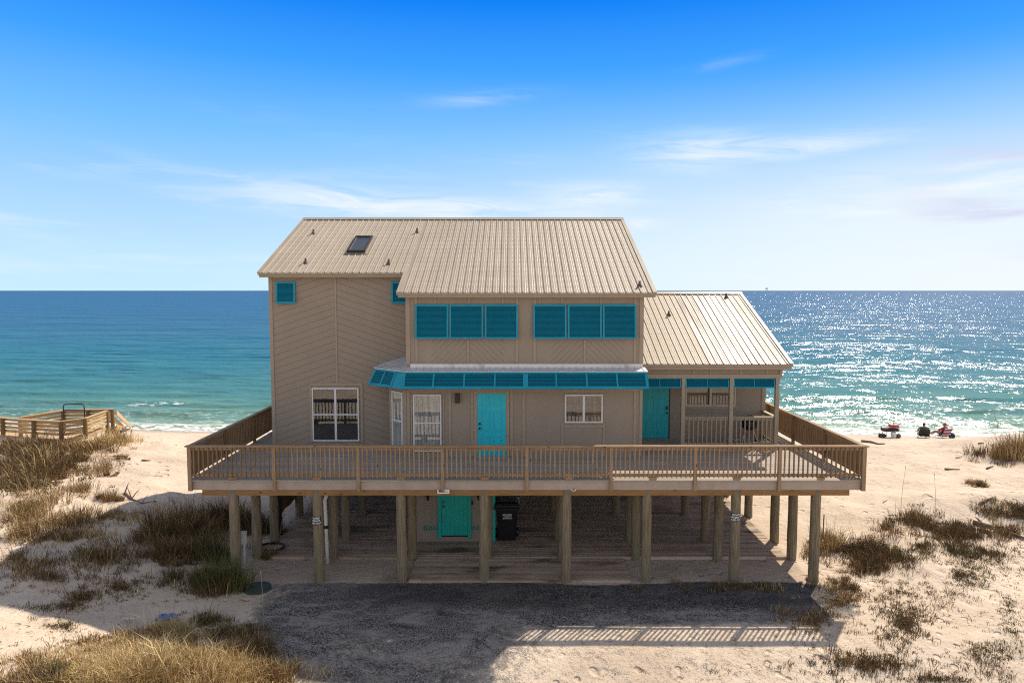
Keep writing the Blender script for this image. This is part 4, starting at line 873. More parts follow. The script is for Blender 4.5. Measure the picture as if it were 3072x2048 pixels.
# meter box on a thin post
mb_ = px(732, 1612, 19.75); mt = thing('meter_box', (mb_.x, 19.75, T(mb_.x, 19.75)), 'small grey box on a thin white stake beside the leftmost front pile', 'meter box')
b = MB(); b.box(mb_.x-.075, mb_.x+.075, 19.68, 19.80, mb_.z-.2, mb_.z+.2); b.build('box', M['grey_box'], mt, bevel=.01)
b = MB(); b.box(mb_.x-.02, mb_.x+.02, 19.74, 19.78, T(mb_.x, 19.75)-.05, mb_.z-.2); b.build('stake', M['white'], mt)
# septic lid
gl_ = atZ(592/S*S, 1350, .05); 
b = MB(); ring = [(gl_.x+.37*math.cos(a), gl_.y+.37*math.sin(a)) for a in np.linspace(0, 2*math.pi, 28, endpoint=False)]; b.prismz(ring, -.02, .09); ring2 = [(gl_.x+.33*math.cos(a), gl_.y+.33*math.sin(a)) for a in np.linspace(0, 2*math.pi, 28, endpoint=False)]; b.prismz(ring2, .0901, .105)
tag(b.build('septic_lid', M['lid_green'], None, loc=(gl_.x, gl_.y, 0)), 'round dark green plastic septic tank lid on the sand left of the gravel', 'lid')
# warning signs wrapped on the piles
def sign(cx, cy, lines, Yp, label):
    p = px(cx, cy, Yp-.16); t = thing('sign', (p.x, Yp-.16, p.z), label, 'sign'); b = MB(); n = 9; W_ = .25; Hs = .24
    for i in range(n):
        a0, a1 = (-.95+1.9*i/n), (-.95+1.9*(i+1)/n)
        R = .158; x0, y0, x1, y1 = p.x+R*math.sin(a0), Yp-R*math.cos(a0), p.x+R*math.sin(a1), Yp-R*math.cos(a1)
        b.add([(x0, y0, p.z-Hs/2), (x1, y1, p.z-Hs/2), (x1, y1, p.z+Hs/2), (x0, y0, p.z+Hs/2)], [(0, 1, 2, 3)])
    b.build('plate', M['black'], t)
    for k, l in enumerate(lines): 
        o = txt(l, .073, (p.x, Yp-.165, p.z+.075-.075*k), M['paper'], t)
        for v in o.data.vertices:      # wrap round the pile
            a = v.co.x/.17*.95; zz = v.co.z; v.co.x = .162*math.sin(a); v.co.z = zz-(.162-.162*math.cos(a))
sign(948, 1562, ['POSTED', 'PRIVATE', 'KEEP OUT'], 19.45, 'black POSTED sign with white letters on the second front pile from the left')
sign(2209, 1552, ['PRIVATE', 'PROPERTY', 'KEEP OUT'], 19.45, 'PRIVATE PROPERTY sign on the second front pile from the right')
# white fitting and ring on the beam
p = px(1331, 1472, 19.3); b = MB(); b.box(p.x-.17, p.x+.17, 19.20, 19.30, p.z-.05, p.z-.02); b.box(p.x-.17, p.x-.14, 19.20, 19.30, p.z-.02, p.z+.06); b.box(p.x+.14, p.x+.17, 19.20, 19.30, p.z-.02, p.z+.06); b.box(p.x+.02, p.x+.14, 19.285, 19.30, p.z-.02, p.z+.05)
tag(b.build('white_bracket', M['flash'], None, loc=(p.x, 19.25, p.z)), 'white metal bracket hanging on the deck beam above the store room door', 'bracket')
p = px(1721, 1465, 19.25); b = MB(); b.tube([(p.x+.07*math.cos(a), 19.25, p.z+.07*math.sin(a)) for a in np.linspace(math.pi, 2*math.pi, 12)], .012); tag(b.build('white_hook', M['flash'], None, loc=(p.x, 19.25, p.z)), 'small white half-ring hook under the middle of the deck edge', 'hook')
# shower: black pipes, bent copper pipe, hose ring, brown board screen
scr = thing('board_screen', (-8.2, 25.8, 0), 'dark brown vertical board screen hanging under the left side of the deck', 'screen')
b = MB(); y = 24.0
while y < 27.6: b.box(-8.33, -8.29, y, y+.14, .55+.02*math.sin(y*7), DZ-.32); y += .15
b.build('boards', M['brown_boards'], scr)
sh = thing('shower_pipes', (-7.75, 23.2, 0), 'black waste pipes and bent copper shower pipe left under the deck', 'shower')
q = px(840, 1600, 23.2); b = MB(); b.cyl((q.x, 23.2, 0), (q.x, 23.2, DZ-.31), .085, .085, 12); b.build('black_pipe', M['black'], sh)
b = MB(); b.cyl((q.x-.16, 23.3, 0), (q.x-.16, 23.3, DZ-.31), .06, .06, 12); b.build('black_pipe', M['black'], sh)
a0, a1, a2 = px(798, 1630, 22.9), px(836, 1625, 22.9), px(848, 1552, 22.9); b = MB(); b.tube([a0, a1, a1+Vector((.02, 0, .08)), a2, a2+Vector((.08, 0, .12))], .018); b.build('shower_pipe', M['brass'], sh)
hc = atZ(812/S, 1642/S, .1); b = MB(); b.tube([(hc.x+.43*math.cos(a), hc.y+.36*math.sin(a), .105) for a in np.linspace(0, 2*math.pi, 30, endpoint=False)], .026, closed=True); b.tube([(hc.x+.42*math.cos(a)+.02, hc.y+.35*math.sin(a), .145) for a in np.linspace(0, 2*math.pi, 30, endpoint=False)], .022, closed=True)
tag(b.build('hose_ring', M['black'], None, loc=(hc.x, hc.y, .1)), 'black hose coiled in one ring on the plank floor', 'hose')
# kettle grill on the porch
g0 = Vector((8.28, 23.55, DZ+.10)); gr = thing('kettle_grill', g0, 'black round kettle grill on thin chrome legs behind the porch railing', 'grill')
b = MB(); b.sphere(g0+Vector((0, 0, .70)), .29, 18, 10, (1, 1, .80)); b.build('bowl', M['black'], gr, smooth=True)
b = MB(); b.sphere(g0+Vector((0, 0, .75)), .297, 18, 10, (1, 1, .72)); b.build('lid', M['black'], gr, smooth=True)
b = MB(); b.tube([g0+Vector((-.08, -.02, .95)), g0+Vector((-.06, -.02, 1.02)), g0+Vector((.06, -.02, 1.02)), g0+Vector((.08, -.02, .95))], .012); b.build('handle', M['black'], gr)
for a in (200, 340, 90): a = math.radians(a); b = MB(); b.cyl(g0+Vector((.15*math.cos(a), .15*math.sin(a), .5)), g0+Vector((.30*math.cos(a), .30*math.sin(a), .01)), .014); b.build('leg', M['chrome'], gr)
for sx_ in (-1, 1): b = MB(); b.cyl(g0+Vector((sx_*.28-.02, .05, .08)), g0+Vector((sx_*.28+.03, .05, .08)), .085, .085, 14); b.build('wheel', M['black'], gr)
b = MB(); b.box(g0.x-.55, g0.x-.32, g0.y-.1, g0.y+.12, g0.z+.12, g0.z+.15); b.build('side_shelf', M['grey_box'], gr)
# thin stake by the right pile
sp_ = hit(2467/S, 1640/S); b = MB(); b.cyl((sp_.x, sp_.y, sp_.z-.1), (sp_.x+.02, sp_.y, sp_.z+1.08), .022, .018, 7); tag(b.build('stake', M['rail_dark'], None, loc=sp_), 'thin dark wooden stake upright in the sand beyond the rightmost pile', 'stake')
# ================================================================== BOARDWALK ON THE LEFT
bw = thing('boardwalk', (-22.5, 34, 1), 'fresh yellow-wood beach boardwalk landing with slatted side fences and steps down to the sand', 'boardwalk')
ZT = 2.15
def zp(x, y, z): return atZ(x/S, y/S, z)
tops = [zp(7, 1253, ZT), zp(100, 1260, ZT), zp(182, 1264, ZT), zp(255, 1255, ZT), zp(320, 1232, ZT)]
tops = [tops[0]+(tops[0]-tops[1])*1.0]+tops
for p in tops:
    b = MB(); b.cyl((p.x, p.y, T(p.x, p.y)-.3), (p.x, p.y, ZT-.01), .10, .095, 12); b.build('post', M['new_wood_v'], bw)
def fence(pts, slats, bw_=.09, zc=True, off=Vector((0, .11, 0)), bot=1.0):
    for a, c_ in zip(pts[:-1], pts[1:]):
        a = Vector((a.x, a.y, 0)); c_ = Vector((c_.x, c_.y, 0))
        if zc: b = MB(); b.bar(a+Vector((0, 0, ZT+.01)), c_+Vector((0, 0, ZT+.01)), .17, .035); b.build('cap_rail', M['new_wood'], bw)
        for z in slats: b = MB(); b.bar(a+off+Vector((0, 0, z)), c_+off+Vector((0, 0, z)), .036, bw_*1.5); b.build('fence_board', M['new_wood'], bw)
fence(tops, (2.06, 1.87, 1.68, 1.49))
fence(tops, (1.22,), .11, False, Vector((0, -.11, 0)))
F0, F1, F2 = zp(60, 1252, ZT), zp(189, 1231, ZT), tops[-1]+Vector((0, .5, 0))
fence([F0, F1, F2], (2.05, 1.86, 1.67, 1.48))
for p in (F0, F1, F1.lerp(F2, .5), F2): b = MB(); b.cyl((p.x, p.y, T(p.x, p.y)-.3), (p.x, p.y, ZT-.01), .10, .095, 12); b.build('post', M['new_wood_v'], bw)
b = MB(); b.prismz([(tops[0].x, tops[0].y+.1), (tops[3].x, tops[3].y+.1), (tops[4].x, tops[4].y+.1), (tops[5].x, tops[5].y), (F2.x, F2.y-.05), (F1.x, F1.y-.05), (F0.x, F0.y+.2), (tops[0].x, tops[0].y+2.0)], 1.12, 1.17); b.build('walk_floor', M['new_wood'], bw)
e0 = tops[-1]; e1 = hit(371/S, 1292/S)
for off in (Vector((0, .25, 0)), Vector((-.2, 1.2, 0))):
    b = MB(); b.bar(Vector((e0.x, e0.y, 1.85))+off, e1+off+Vector((0, 0, .05)), .05, .26); b.build('stair_rail', M['new_wood'], bw)
    b = MB(); b.bar(Vector((e0.x, e0.y, 1.05))+off, e1+off+Vector((-.5, 0, -.1)), .05, .26); b.build('stringer', M['new_wood'], bw)
for k in range(7):
    t = (k+.5)/7; p = Vector((e0.x, e0.y+.7, 1.12)).lerp(e1+Vector((-.5, .7, .05)), t); b = MB(); b.box(p.x-.15, p.x+.15, p.y-.45, p.y+.45, p.z-.02, p.z+.02); b.build('step', M['new_wood'], bw)
# metal hoop
h0 = px(191, 1249, 34.9); h1 = px(254, 1249, 34.9); zt2 = px(220, 1212, 34.9).z; zm = px(220, 1229.5, 34.9).z; ch = thing('metal_hoop', ((h0.x+h1.x)/2, 34.9, 1.17), 'dark grey tube cart handle standing up on the boardwalk landing', 'cart handle')
b = MB(); r_ = .16; pts = [(h0.x, 34.9, 1.18), (h0.x, 34.9, zt2-r_)]+[(h0.x+r_-r_*math.cos(a), 34.9, zt2-r_+r_*math.sin(a)) for a in (.4, .8, 1.2, 1.57)]+[(h1.x-r_+r_*math.sin(a), 34.9, zt2-r_+r_*math.cos(a)) for a in (0, .4, .8, 1.2, 1.57)]+[(h1.x, 34.9, 1.18)]
b.tube(pts, .028, 8); b.build('frame', M['blackm'], ch, smooth=True)
b = MB(); b.tube([(h0.x, 34.9, zm), (h1.x, 34.9, zm)], .022, 8); b.build('cross_bar', M['blackm'], ch)
# ================================================================== PEOPLE AND BEACH GEAR
SKIN = plain('skin', (.40, .22, .15), .55, .04); HAIR = plain('dark_hair', (.04, .03, .025), .7)
GREY = plain('grey_shirt', (.13, .13, .125), .85); RED = plain('red_shirt', (.42, .03, .03), .8); NAVY = plain('navy_shorts', (.04, .045, .08), .85); CAP = plain('faded_red_cap', (.30, .10, .09), .8)
def skin_obj(name, chains, mat, parent, T_, sub=1):
    """chains: list of [(x,y,z,r),...]; equal points are merged; the first point is the root"""
    vs = []; rs = []; es = []; idx = {}
    for ch_ in chains:
        last = None
        for (x, y, z, r) in ch_:
            k = (round(x, 4), round(y, 4), round(z, 4))
            if k not in idx: idx[k] = len(vs); vs.append(T_(Vector((x, y, z)))); rs.append(r)
            if last is not None and last != idx[k]: es.append((last, idx[k]))
            last = idx[k]
    off = wloc(parent); me = bpy.data.meshes.new(name); me.from_pydata([tuple(v-off) for v in vs], es, []); me.materials.append(mat)
    o = bpy.data.objects.new(name, me); C.objects.link(o); o.parent = parent
    md = o.modifiers.new('skin', 'SKIN'); md.use_smooth_shade = True
    for i, sv in enumerate(me.skin_vertices[0].data): sv.radius = (rs[i], rs[i]); sv.use_root = (i == 0)
    if sub: sb = o.modifiers.new('sub', 'SUBSURF'); sb.levels = sub; sb.render_levels = sub
    return o
def fingers(h, d, side):
    h = Vector(h); d = Vector(d).normalized(); s_ = Vector((0, 0, 1)).cross(d).normalized()*side; up = d.cross(s_); out = []
    palm = h+d*.05
    for k, (o_, L) in enumerate(((-.030, .062), (-.010, .074), (.010, .070), (.030, .055))):
        a = palm+s_*o_+d*.02; m_ = a+d*L*.55; e = a+d*L*.9+Vector((0, 0, -.02)); out.append([(*palm, .022), (*a, .010), (*m_, .009), (*e, .007)])
    t = h+d*.01; out.append([(*h, .025), (*(t-s_*.035+d*.02), .011), (*(t-s_*.05+d*.05), .009)])
    return out, palm
def person(base, yaw, pose, shirt, label):
    base = Vector(base); c, s = math.cos(yaw), math.sin(yaw)
    def TT(p): return base+Vector((c*p.x-s*p.y, s*p.x+c*p.y, p.z))
    root = thing('person', base, label, 'person'); P = pose; pel = (0, 0, .26, .13); ch = []
    wst = (0, -.05, .40, .125); cst = (0, -.10, .58, .15); nk = (0, -.10, .73, .058); hd0 = (0, -.085, .79, .065); hd1 = (0, -.075, .865, .088); hd2 = (0, -.08, .93, .07)
    ch.append([pel, wst, cst, nk, hd0, hd1, hd2]); ch.append([hd1, (0, .012, .86, .02), (0, .035, .85, .012)])       # nose
    for sd in (-1, 1): ch.append([hd1, (sd*.085, -.08, .86, .014), (sd*.095, -.085, .865, .012)])                   # ears
    for sd, key in ((-1, 'l'), (1, 'r')):
        sho = (sd*.19, -.10, .655, .055); el_ = P['el_'+key]; ha = P['ha_'+key]; d = Vector(ha)-Vector(el_)
        fs, palm = fingers(ha, d, sd); ch.append([cst, sho, (*(Vector(sho[:3]).lerp(Vector(el_), .5)), .048), (*el_, .040), (*(Vector(el_).lerp(Vector(ha), .6)), .032), (*ha, .025), (*palm, .022)]); ch += fs
        hip = (sd*.10, .02, .24, .095); kn = P['kn_'+key]; ft = P['ft_'+key]; dv = Vector((ft[0]-kn[0], ft[1]-kn[1], 0)).normalized()
        ch.append([pel, hip, (*(Vector(hip[:3]).lerp(Vector(kn), .5)), .082), (*kn, .060), (*(Vector(kn).lerp(Vector(ft), .35)), .058), (*ft, .036), (*(Vector(ft)+dv*.10+Vector((0, 0, -.01))), .036), (*(Vector(ft)+dv*.19+Vector((0, 0, -.015))), .024)])
    skin_obj('body', ch, SKIN, root, TT)
    el_l, el_r = Vector(P['el_l']), Vector(P['el_r']); sl = Vector((-.19, -.10, .655)); sr = Vector((.19, -.10, .655))
    sk_ = 1.0 if P.get('long') else .75
    skin_obj('shirt', [[(0, -.01, .30, .16), (0, -.05, .42, .15), (0, -.10, .57, .172), (0, -.10, .68, .10)], [(0, -.10, .57, .172), (*sl, .075), (*sl.lerp(el_l, sk_), .062)], [(0, -.10, .57, .172), (*sr, .075), (*sr.lerp(el_r, sk_), .062)]], shirt, root, TT)
    kl, kr = Vector(P['kn_l']), Vector(P['kn_r'])
    skin_obj('shorts', [[(0, .0, .25, .155), (-.10, .03, .245, .115), (*Vector((-.10, .02, .24)).lerp(kl, .62), .10)], [(0, .0, .25, .155), (.10, .03, .245, .115), (*Vector((.10, .02, .24)).lerp(kr, .62), .10)]], NAVY, root, TT)
    b = MB(TT); b.sphere((0, -.095, .895), .102, 14, 10, (.95, 1.0, .92)); hh = b.build('hair' if not P.get('cap') else 'cap', CAP if P.get('cap') else HAIR, root, smooth=True)
    if P.get('cap'): b = MB(TT); b.box(-.075, .075, .0, .10, .905, .925); b.build('cap_brim', CAP, hh, bevel=.01)
    b = MB(TT)
    for sd in (-1, 1): b.sphere((sd*.032, .003, .875), .011, 8, 6)
    b.build('eyes', M['black'], root, smooth=True)
    return root
def hp(x, y): return hit(x/S, y/S)
g1 = hp(2770, 1313); YB = g1.y
P1 = dict(el_l=(-.36, .02, .42), ha_l=(-.40, .26, .36), el_r=(.34, .05, .44), ha_r=(.24, .30, .36), kn_l=(-.20, .46, .40), kn_r=(.20, .46, .40), ft_l=(-.22, .78, .06), ft_r=(.22, .80, .06))
person(g1, -.42, P1, GREY, 'person in a grey t-shirt sitting low in a dark chair facing the sea')
g2 = hp(2826, 1313); g2.y = YB+.05; g2.z = T(g2.x, g2.y)
P2 = dict(el_l=(-.30, .10, .46), ha_l=(-.22, .36, .38), el_r=(.30, .10, .46), ha_r=(.20, .36, .38), kn_l=(-.16, .48, .36), kn_r=(.14, .46, .38), ft_l=(-.2, .98, .05), ft_r=(.12, .98, .05), cap=True, long=True)
person(g2, .22, P2, RED, 'person in a red shirt and faded red cap leaning back in a striped beach chair')
def beach_chair(base, yaw, fab, label, hi=.66):
    base = Vector(base); c, s = math.cos(yaw), math.sin(yaw)
    def TT(p): return base+Vector((c*p.x-s*p.y, s*p.x+c*p.y, p.z))
    r = thing('beach_chair', base, label, 'beach chair')
    b = MB(TT); n = 8
    for k in range(n):
        t0, t1 = k/n, (k+1)/n; f = lambda t: (-.16-.24*t, .16+(hi-.16)*t)
        (ya, za), (yb, zb_) = f(t0), f(t1); b.cur = k % 3 if isinstance(fab, list) else 0
        b.add([(-.29, ya, za), (.29, ya, za), (.29, yb, zb_), (-.29, yb, zb_), (-.29, ya-.015, za), (.29, ya-.015, za), (.29, yb-.015, zb_), (-.29, yb-.015, zb_)], [(0, 1, 2, 3), (7, 6, 5, 4), (0, 4, 5, 1), (1, 5, 6, 2), (2, 6, 7, 3), (3, 7, 4, 0)])
    b.build('backrest', fab, r)
    b = MB(TT); b.cur = 0; b.box(-.28, .28, -.16, .32, .135, .150); b.build('seat', fab if not isinstance(fab, list) else fab[0], r)
    for sd in (-1, 1):
        b = MB(TT); b.tube([(sd*.30, .34, .01), (sd*.30, .30, .14), (sd*.30, -.15, .14), (sd*.30, -.42, hi+.02)], .012, 6); b.tube([(sd*.30, -.36, .01), (sd*.30, -.05, .30), (sd*.30, .22, .36)], .012, 6); b.build('side_frame', M['chrome'], r)
        b = MB(TT); b.box(sd*.30-.03, sd*.30+.03, -.28, .18, .36, .385); b.build('armrest', M['black'], r)
    return r
beach_chair(g1+Vector((0, -.02, 0)), -.42, M['black'] if False else plain('dark_chair_cloth', (.03, .032, .03), .8), 'low dark beach chair under the person in grey', .62)
beach_chair(g2+Vector((.02, 0, 0)), .22, [plain('red_stripe', (.40, .03, .035), .8), plain('white_stripe', (.72, .70, .70), .8), plain('blue_stripe', (.06, .07, .25), .8)], 'low beach chair striped red, white and blue under the person in red', .70)
p = hp(2850, 1313); p.y = YB; b = MB(); b.sphere(p+Vector((.0, 0, .17)), .2, 12, 8, (1, .7, .95)); b.sphere(p+Vector((.02, -.12, .12)), .12, 10, 6, (1, .5, .8)); bpk = b.build('backpack', plain('dark_green_bag', (.02, .06, .06), .8), None, smooth=True, loc=p); tag(bpk, 'small dark green backpack on the sand beside the striped chair', 'backpack')
# cart with gear
c0_ = hp(2676, 1314); c0_.y = YB+.1; c0_.z = T(c0_.x, c0_.y); ct = thing('beach_cart', c0_, 'fishing cart loaded with gear standing on wheels at the water edge', 'cart')
def cw(x, z, y=0): return Vector((c0_.x+x, c0_.y+y, c0_.z+z))
b = MB(); z0 = .42
for z in (.42, .53, .66): b.tube([cw(-.42, z, -.25), cw(.56, z, -.25), cw(.56, z, .25), cw(-.42, z, .25)], .012, 6, closed=True)
for x in np.linspace(-.42, .56, 8): b.tube([cw(x, .42, -.25), cw(x, .66, -.25)], .009, 5)
b.tube([cw(-.42, .42), cw(-.95, .62)], .014, 6); b.tube([cw(.5, .42), cw(.45, .15)], .016, 6); b.tube([cw(-.35, .42), cw(-.42, .15)], .016, 6); b.tube([cw(-.1, .42), cw(-.13, .03)], .016, 6)
b.build('frame', M['blackm'], ct)
b = MB(); b.box(c0_.x-.38, c0_.x+.52, c0_.y-.22, c0_.y+.22, c0_.z+.43, c0_.z+.60); b.build('basket', plain('dark_red_gear', (.10, .03, .035), .7, .4, 12), ct)
for x, r in ((.46, .155), (-.55, .14), (-.33, .13)):
    for yy in ((-.28, .28) if x > 0 else (-.1,)):
        b = MB(); b.cyl(cw(x, r, yy-.05), cw(x, r, yy+.05), r, r, 18); wh = b.build('wheel', M['black'], ct, bevel=.02); b = MB(); b.cyl(cw(x, r, yy-.055), cw(x, r, yy+.055), r*.5, r*.5, 14); b.build('rim', plain('tan_wheel', (.16, .12, .07), .6), wh)
b = MB(); b.box(c0_.x+.06, c0_.x+.56, c0_.y-.18, c0_.y+.18, c0_.z+.67, c0_.z+.80); cl = b.build('cooler', plain('red_cooler', (.50, .02, .025), .4), None, bevel=.02, loc=cw(.3, .67)); tag(cl, 'red cooler box on top of the fishing cart', 'cooler')
b = MB(); b.box(c0_.x+.05, c0_.x+.57, c0_.y-.19, c0_.y+.19, c0_.z+.801, c0_.z+.84); b.build('lid', plain('pink_lid', (.62, .30, .28), .4), cl, bevel=.01)
bk = cw(.10, 0, -.42); bk.z = T(bk.x, bk.y); b = MB(); b.cyl(bk, bk+Vector((0, 0, .36)), .135, .155, 18); bo = b.build('bucket', M['white'], None, loc=bk, smooth=False); tag(bo, 'white plastic bucket on the sand in front of the fishing cart', 'bucket')
b = MB(); b.tube([bk+Vector((-.155, 0, .33)), bk+Vector((0, -.02, .42)), bk+Vector((.155, 0, .33))], .006, 5); b.build('handle', M['blackm'], bo)
def rod(base, top, label, holder=True):
    base = Vector(base); top = Vector(top); t = thing('fishing_rod', base, label, 'fishing rod'); b = MB(); b.tube([base, base.lerp(top, .3), base.lerp(top, .6)+Vector((.01, 0, 0)), top], [.016, .012, .010, .007], 6); b.build('pole', M['blackm'], t)
    q = base.lerp(top, .12); b = MB(); b.cyl(q+Vector((-.05, -.03, 0)), q+Vector((.05, -.03, 0)), .045, .045, 10); b.build('reel', M['blackm'], t)
rod(cw(.36, .8, .1), px(2686, 1170, YB+.1), 'thin black fishing rod standing up out of the fishing cart')
rb = hp(2993, 1291); b_ = thing('fishing_rod', rb, 'fishing rod in a sand spike beside the far right dune grass', 'fishing rod'); top = px(2983, 1236, rb.y)
b = MB(); b.tube([rb+Vector((0, 0, .45)), rb.lerp(top, .6), top], [.016, .012, .008], 6); b.build('pole', M['blackm'], b_)
b = MB(); b.cyl(rb+Vector((0, 0, -.1)), rb+Vector((0, 0, .62)), .03, .03, 8); b.build('sand_spike', plain('lime_plastic', (.30, .42, .04), .5), b_)
# ================================================================== DRIFTWOOD
DW = wood('driftwood', [(.10, .065, .045), (.20, .14, .10), (.34, .27, .21)], 0); PALE = wood('bleached_wood', [(.42, .34, .26), (.58, .49, .39), (.72, .64, .54)], 0)
def log(pts, r, mat, label, branches=()):
    P_ = [hit(x/S, y/S) for x, y in pts]; o0 = P_[0].copy(); b = MB()
    pts3 = []
    for i, p in enumerate(P_):
        pts3.append(Vector((p.x, p.y, T(p.x, p.y)+r*.5+.015*math.sin(i*2.3)))); 
    rr = [r*(1-.65*i/(len(P_)-1)) for i in range(len(P_))]; b.tube(pts3, rr, 7)
    for i, dx_, dy_, dz_ in branches: b.tube([pts3[i], pts3[i]+Vector((dx_, dy_, dz_))*.6+Vector((0, 0, .03)), pts3[i]+Vector((dx_, dy_, dz_))], [rr[i]*.6, rr[i]*.4, rr[i]*.2], 6)
    return tag(b.build('driftwood', mat, None, loc=o0, smooth=True), label, 'driftwood', 'driftwood lying on the beach')
log([(2918, 1570), (2950, 1580), (2985, 1588), (3020, 1600), (3050, 1612), (3085, 1622)], .10, DW, 'long dark driftwood trunk at the right edge of the sand', ((1, -.1, .3, .18), (2, .15, -.2, .12), (3, .1, .15, .2)))
log([(2586, 1325), (2612, 1328), (2635, 1333), (2655, 1333)], .09, DW, 'dark driftwood plank just beyond the right deck corner')
log([(2424, 1628), (2450, 1616), (2478, 1604)], .045, PALE, 'bleached white branch beside the rightmost piles, nearest the house', ((1, .5, .1, .1),))
log([(2462, 1668), (2500, 1640), (2545, 1622)], .045, PALE, 'bleached forked branch lying against the grass right of the last pile', ((1, .35, .35, .06), (1, .6, -.05, .1)))
log([(2938, 1515), (2960, 1505), (2984, 1492)], .05, DW, 'dark stick leaning on the brush mound at far right', ())
log([(2660, 1500), (2648, 1509)], .035, PALE, 'short white board lying on open sand right of the deck')
log([(2868, 1375), (2886, 1369)], .04, PALE, 'short pale stick on the sand beyond the brush heap')
log([(2835, 1408), (2880, 1410)], .05, DW, 'flat dark stick, middle of the right beach')
log([(2960, 1407), (2980, 1400)], .05, DW, 'short thick dark stick on the upper right sand')
log([(2935, 1332), (2952, 1330)], .05, DW, 'small dark log on the sand left of the far right dune grass')
log([(338, 1369), (380, 1369)], .04, DW, 'thin grey stick above the brush tuft on the left sand')
log([(425, 1382), (452, 1384)], .05, DW, 'short dark log on the open left sand')
log([(375, 1480), (395, 1500), (425, 1512), (470, 1505)], .05, DW, 'twisted dark branches at the shadow edge left of the deck', ((0, .1, .1, .35), (1, -.2, .1, .4), (1, .3, 0, .35), (2, .2, .1, .3)))
log([(565, 1691), (620, 1688), (680, 1686)], .04, PALE, 'pale straight board behind the grass clump by the left pile')
# ================================================================== OFFSHORE
def far(px_, py_, Yf): r = ray(px_, py_); r = r*(Yf/r.y); return Vector((r.x, r.y, r.z+CAMZ))
Yf = 9000.0; c_ = far(2300, 866, Yf); k = Yf/2048; base = -0.9
rig = thing('oil_platform', (c_.x, Yf, base), 'tiny grey gas platform on legs standing on the sea horizon at right', 'oil platform')
dk = plain('hazy_steel', (.13, .16, .20), .8)
b = MB(); b.box(c_.x-3.5*k, c_.x+2.6*k, Yf-6, Yf+6, c_.z-.8*k, c_.z+.9*k); b.box(c_.x-.6*k, c_.x+2.4*k, Yf-5, Yf+5, c_.z+.9*k, c_.z+2.4*k); b.build('deck_block', dk, rig)
for sx_ in (-2.0, 1.9): b = MB(); b.box(c_.x+sx_*k-1.2, c_.x+sx_*k+1.2, Yf-2, Yf+2, base-2, c_.z-.8*k); b.build('leg', dk, rig)
b = MB(); b.bar((c_.x+1.2*k, Yf, c_.z+2.4*k), (c_.x-2*k, Yf, c_.z+4.4*k), 1.2, 1.2); b.build('crane', dk, rig)
c_ = far(747, 863, Yf); bt2 = thing('sailing_boat', (c_.x, Yf, base), 'tiny pale boat on the sea horizon just left of the house', 'boat')
b = MB(); b.prism([(Yf-4, base), (Yf+4, base), (Yf+5, base+.9*k), (Yf-5, base+.9*k)], c_.x-1.6*k, c_.x+1.8*k); b.build('hull', plain('pale_hull', (.6, .62, .66), .6), bt2)
b = MB(); b.box(c_.x-.25*k, c_.x+.25*k, Yf-1, Yf+1, base+.9*k, base+4.3*k); b.add([(c_.x-.4*k, Yf, base+1.2*k), (c_.x-.4*k, Yf, base+4.2*k), (c_.x-1.9*k, Yf, base+1.2*k), (c_.x-.4*k, Yf+1, base+1.2*k), (c_.x-.4*k, Yf+1, base+4.2*k), (c_.x-1.9*k, Yf+1, base+1.2*k)], [(0, 1, 2), (5, 4, 3)]); b.build('mast', plain('pale_sail', (.55, .58, .63), .7), bt2)
# ================================================================== GRASS AND SCRUB
def hitv(xs, ys):
    xs = np.asarray(xs)*S; ys = np.asarray(ys)*S; a = (xs-1536)/2048; b = (1024-ys)/2048; c, s = math.cos(PITCH), math.sin(PITCH)
    rx, ry, rz_ = a, c+b*s, b*c-s; z = np.zeros_like(rx)
    for _ in range(25): t = (z-CAMZ)/rz_; z = .5*z+.5*terr(rx*t, ry*t)
    t = (z-CAMZ)/rz_; return rx*t, ry*t
def grass_mat():
    m, h, p, pos = newmat('grass_blades'); nd = h.n('ShaderNodeAttribute'); nd.attribute_name = 'tint'
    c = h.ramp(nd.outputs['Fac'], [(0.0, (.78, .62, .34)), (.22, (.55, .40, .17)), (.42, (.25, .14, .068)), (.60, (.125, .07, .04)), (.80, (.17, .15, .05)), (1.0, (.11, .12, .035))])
    h.put(p.inputs['Base Color'], c); p.inputs['Roughness'].default_value = .7; p.inputs['Specular IOR Level'].default_value = .25
    return m
GM = grass_mat()
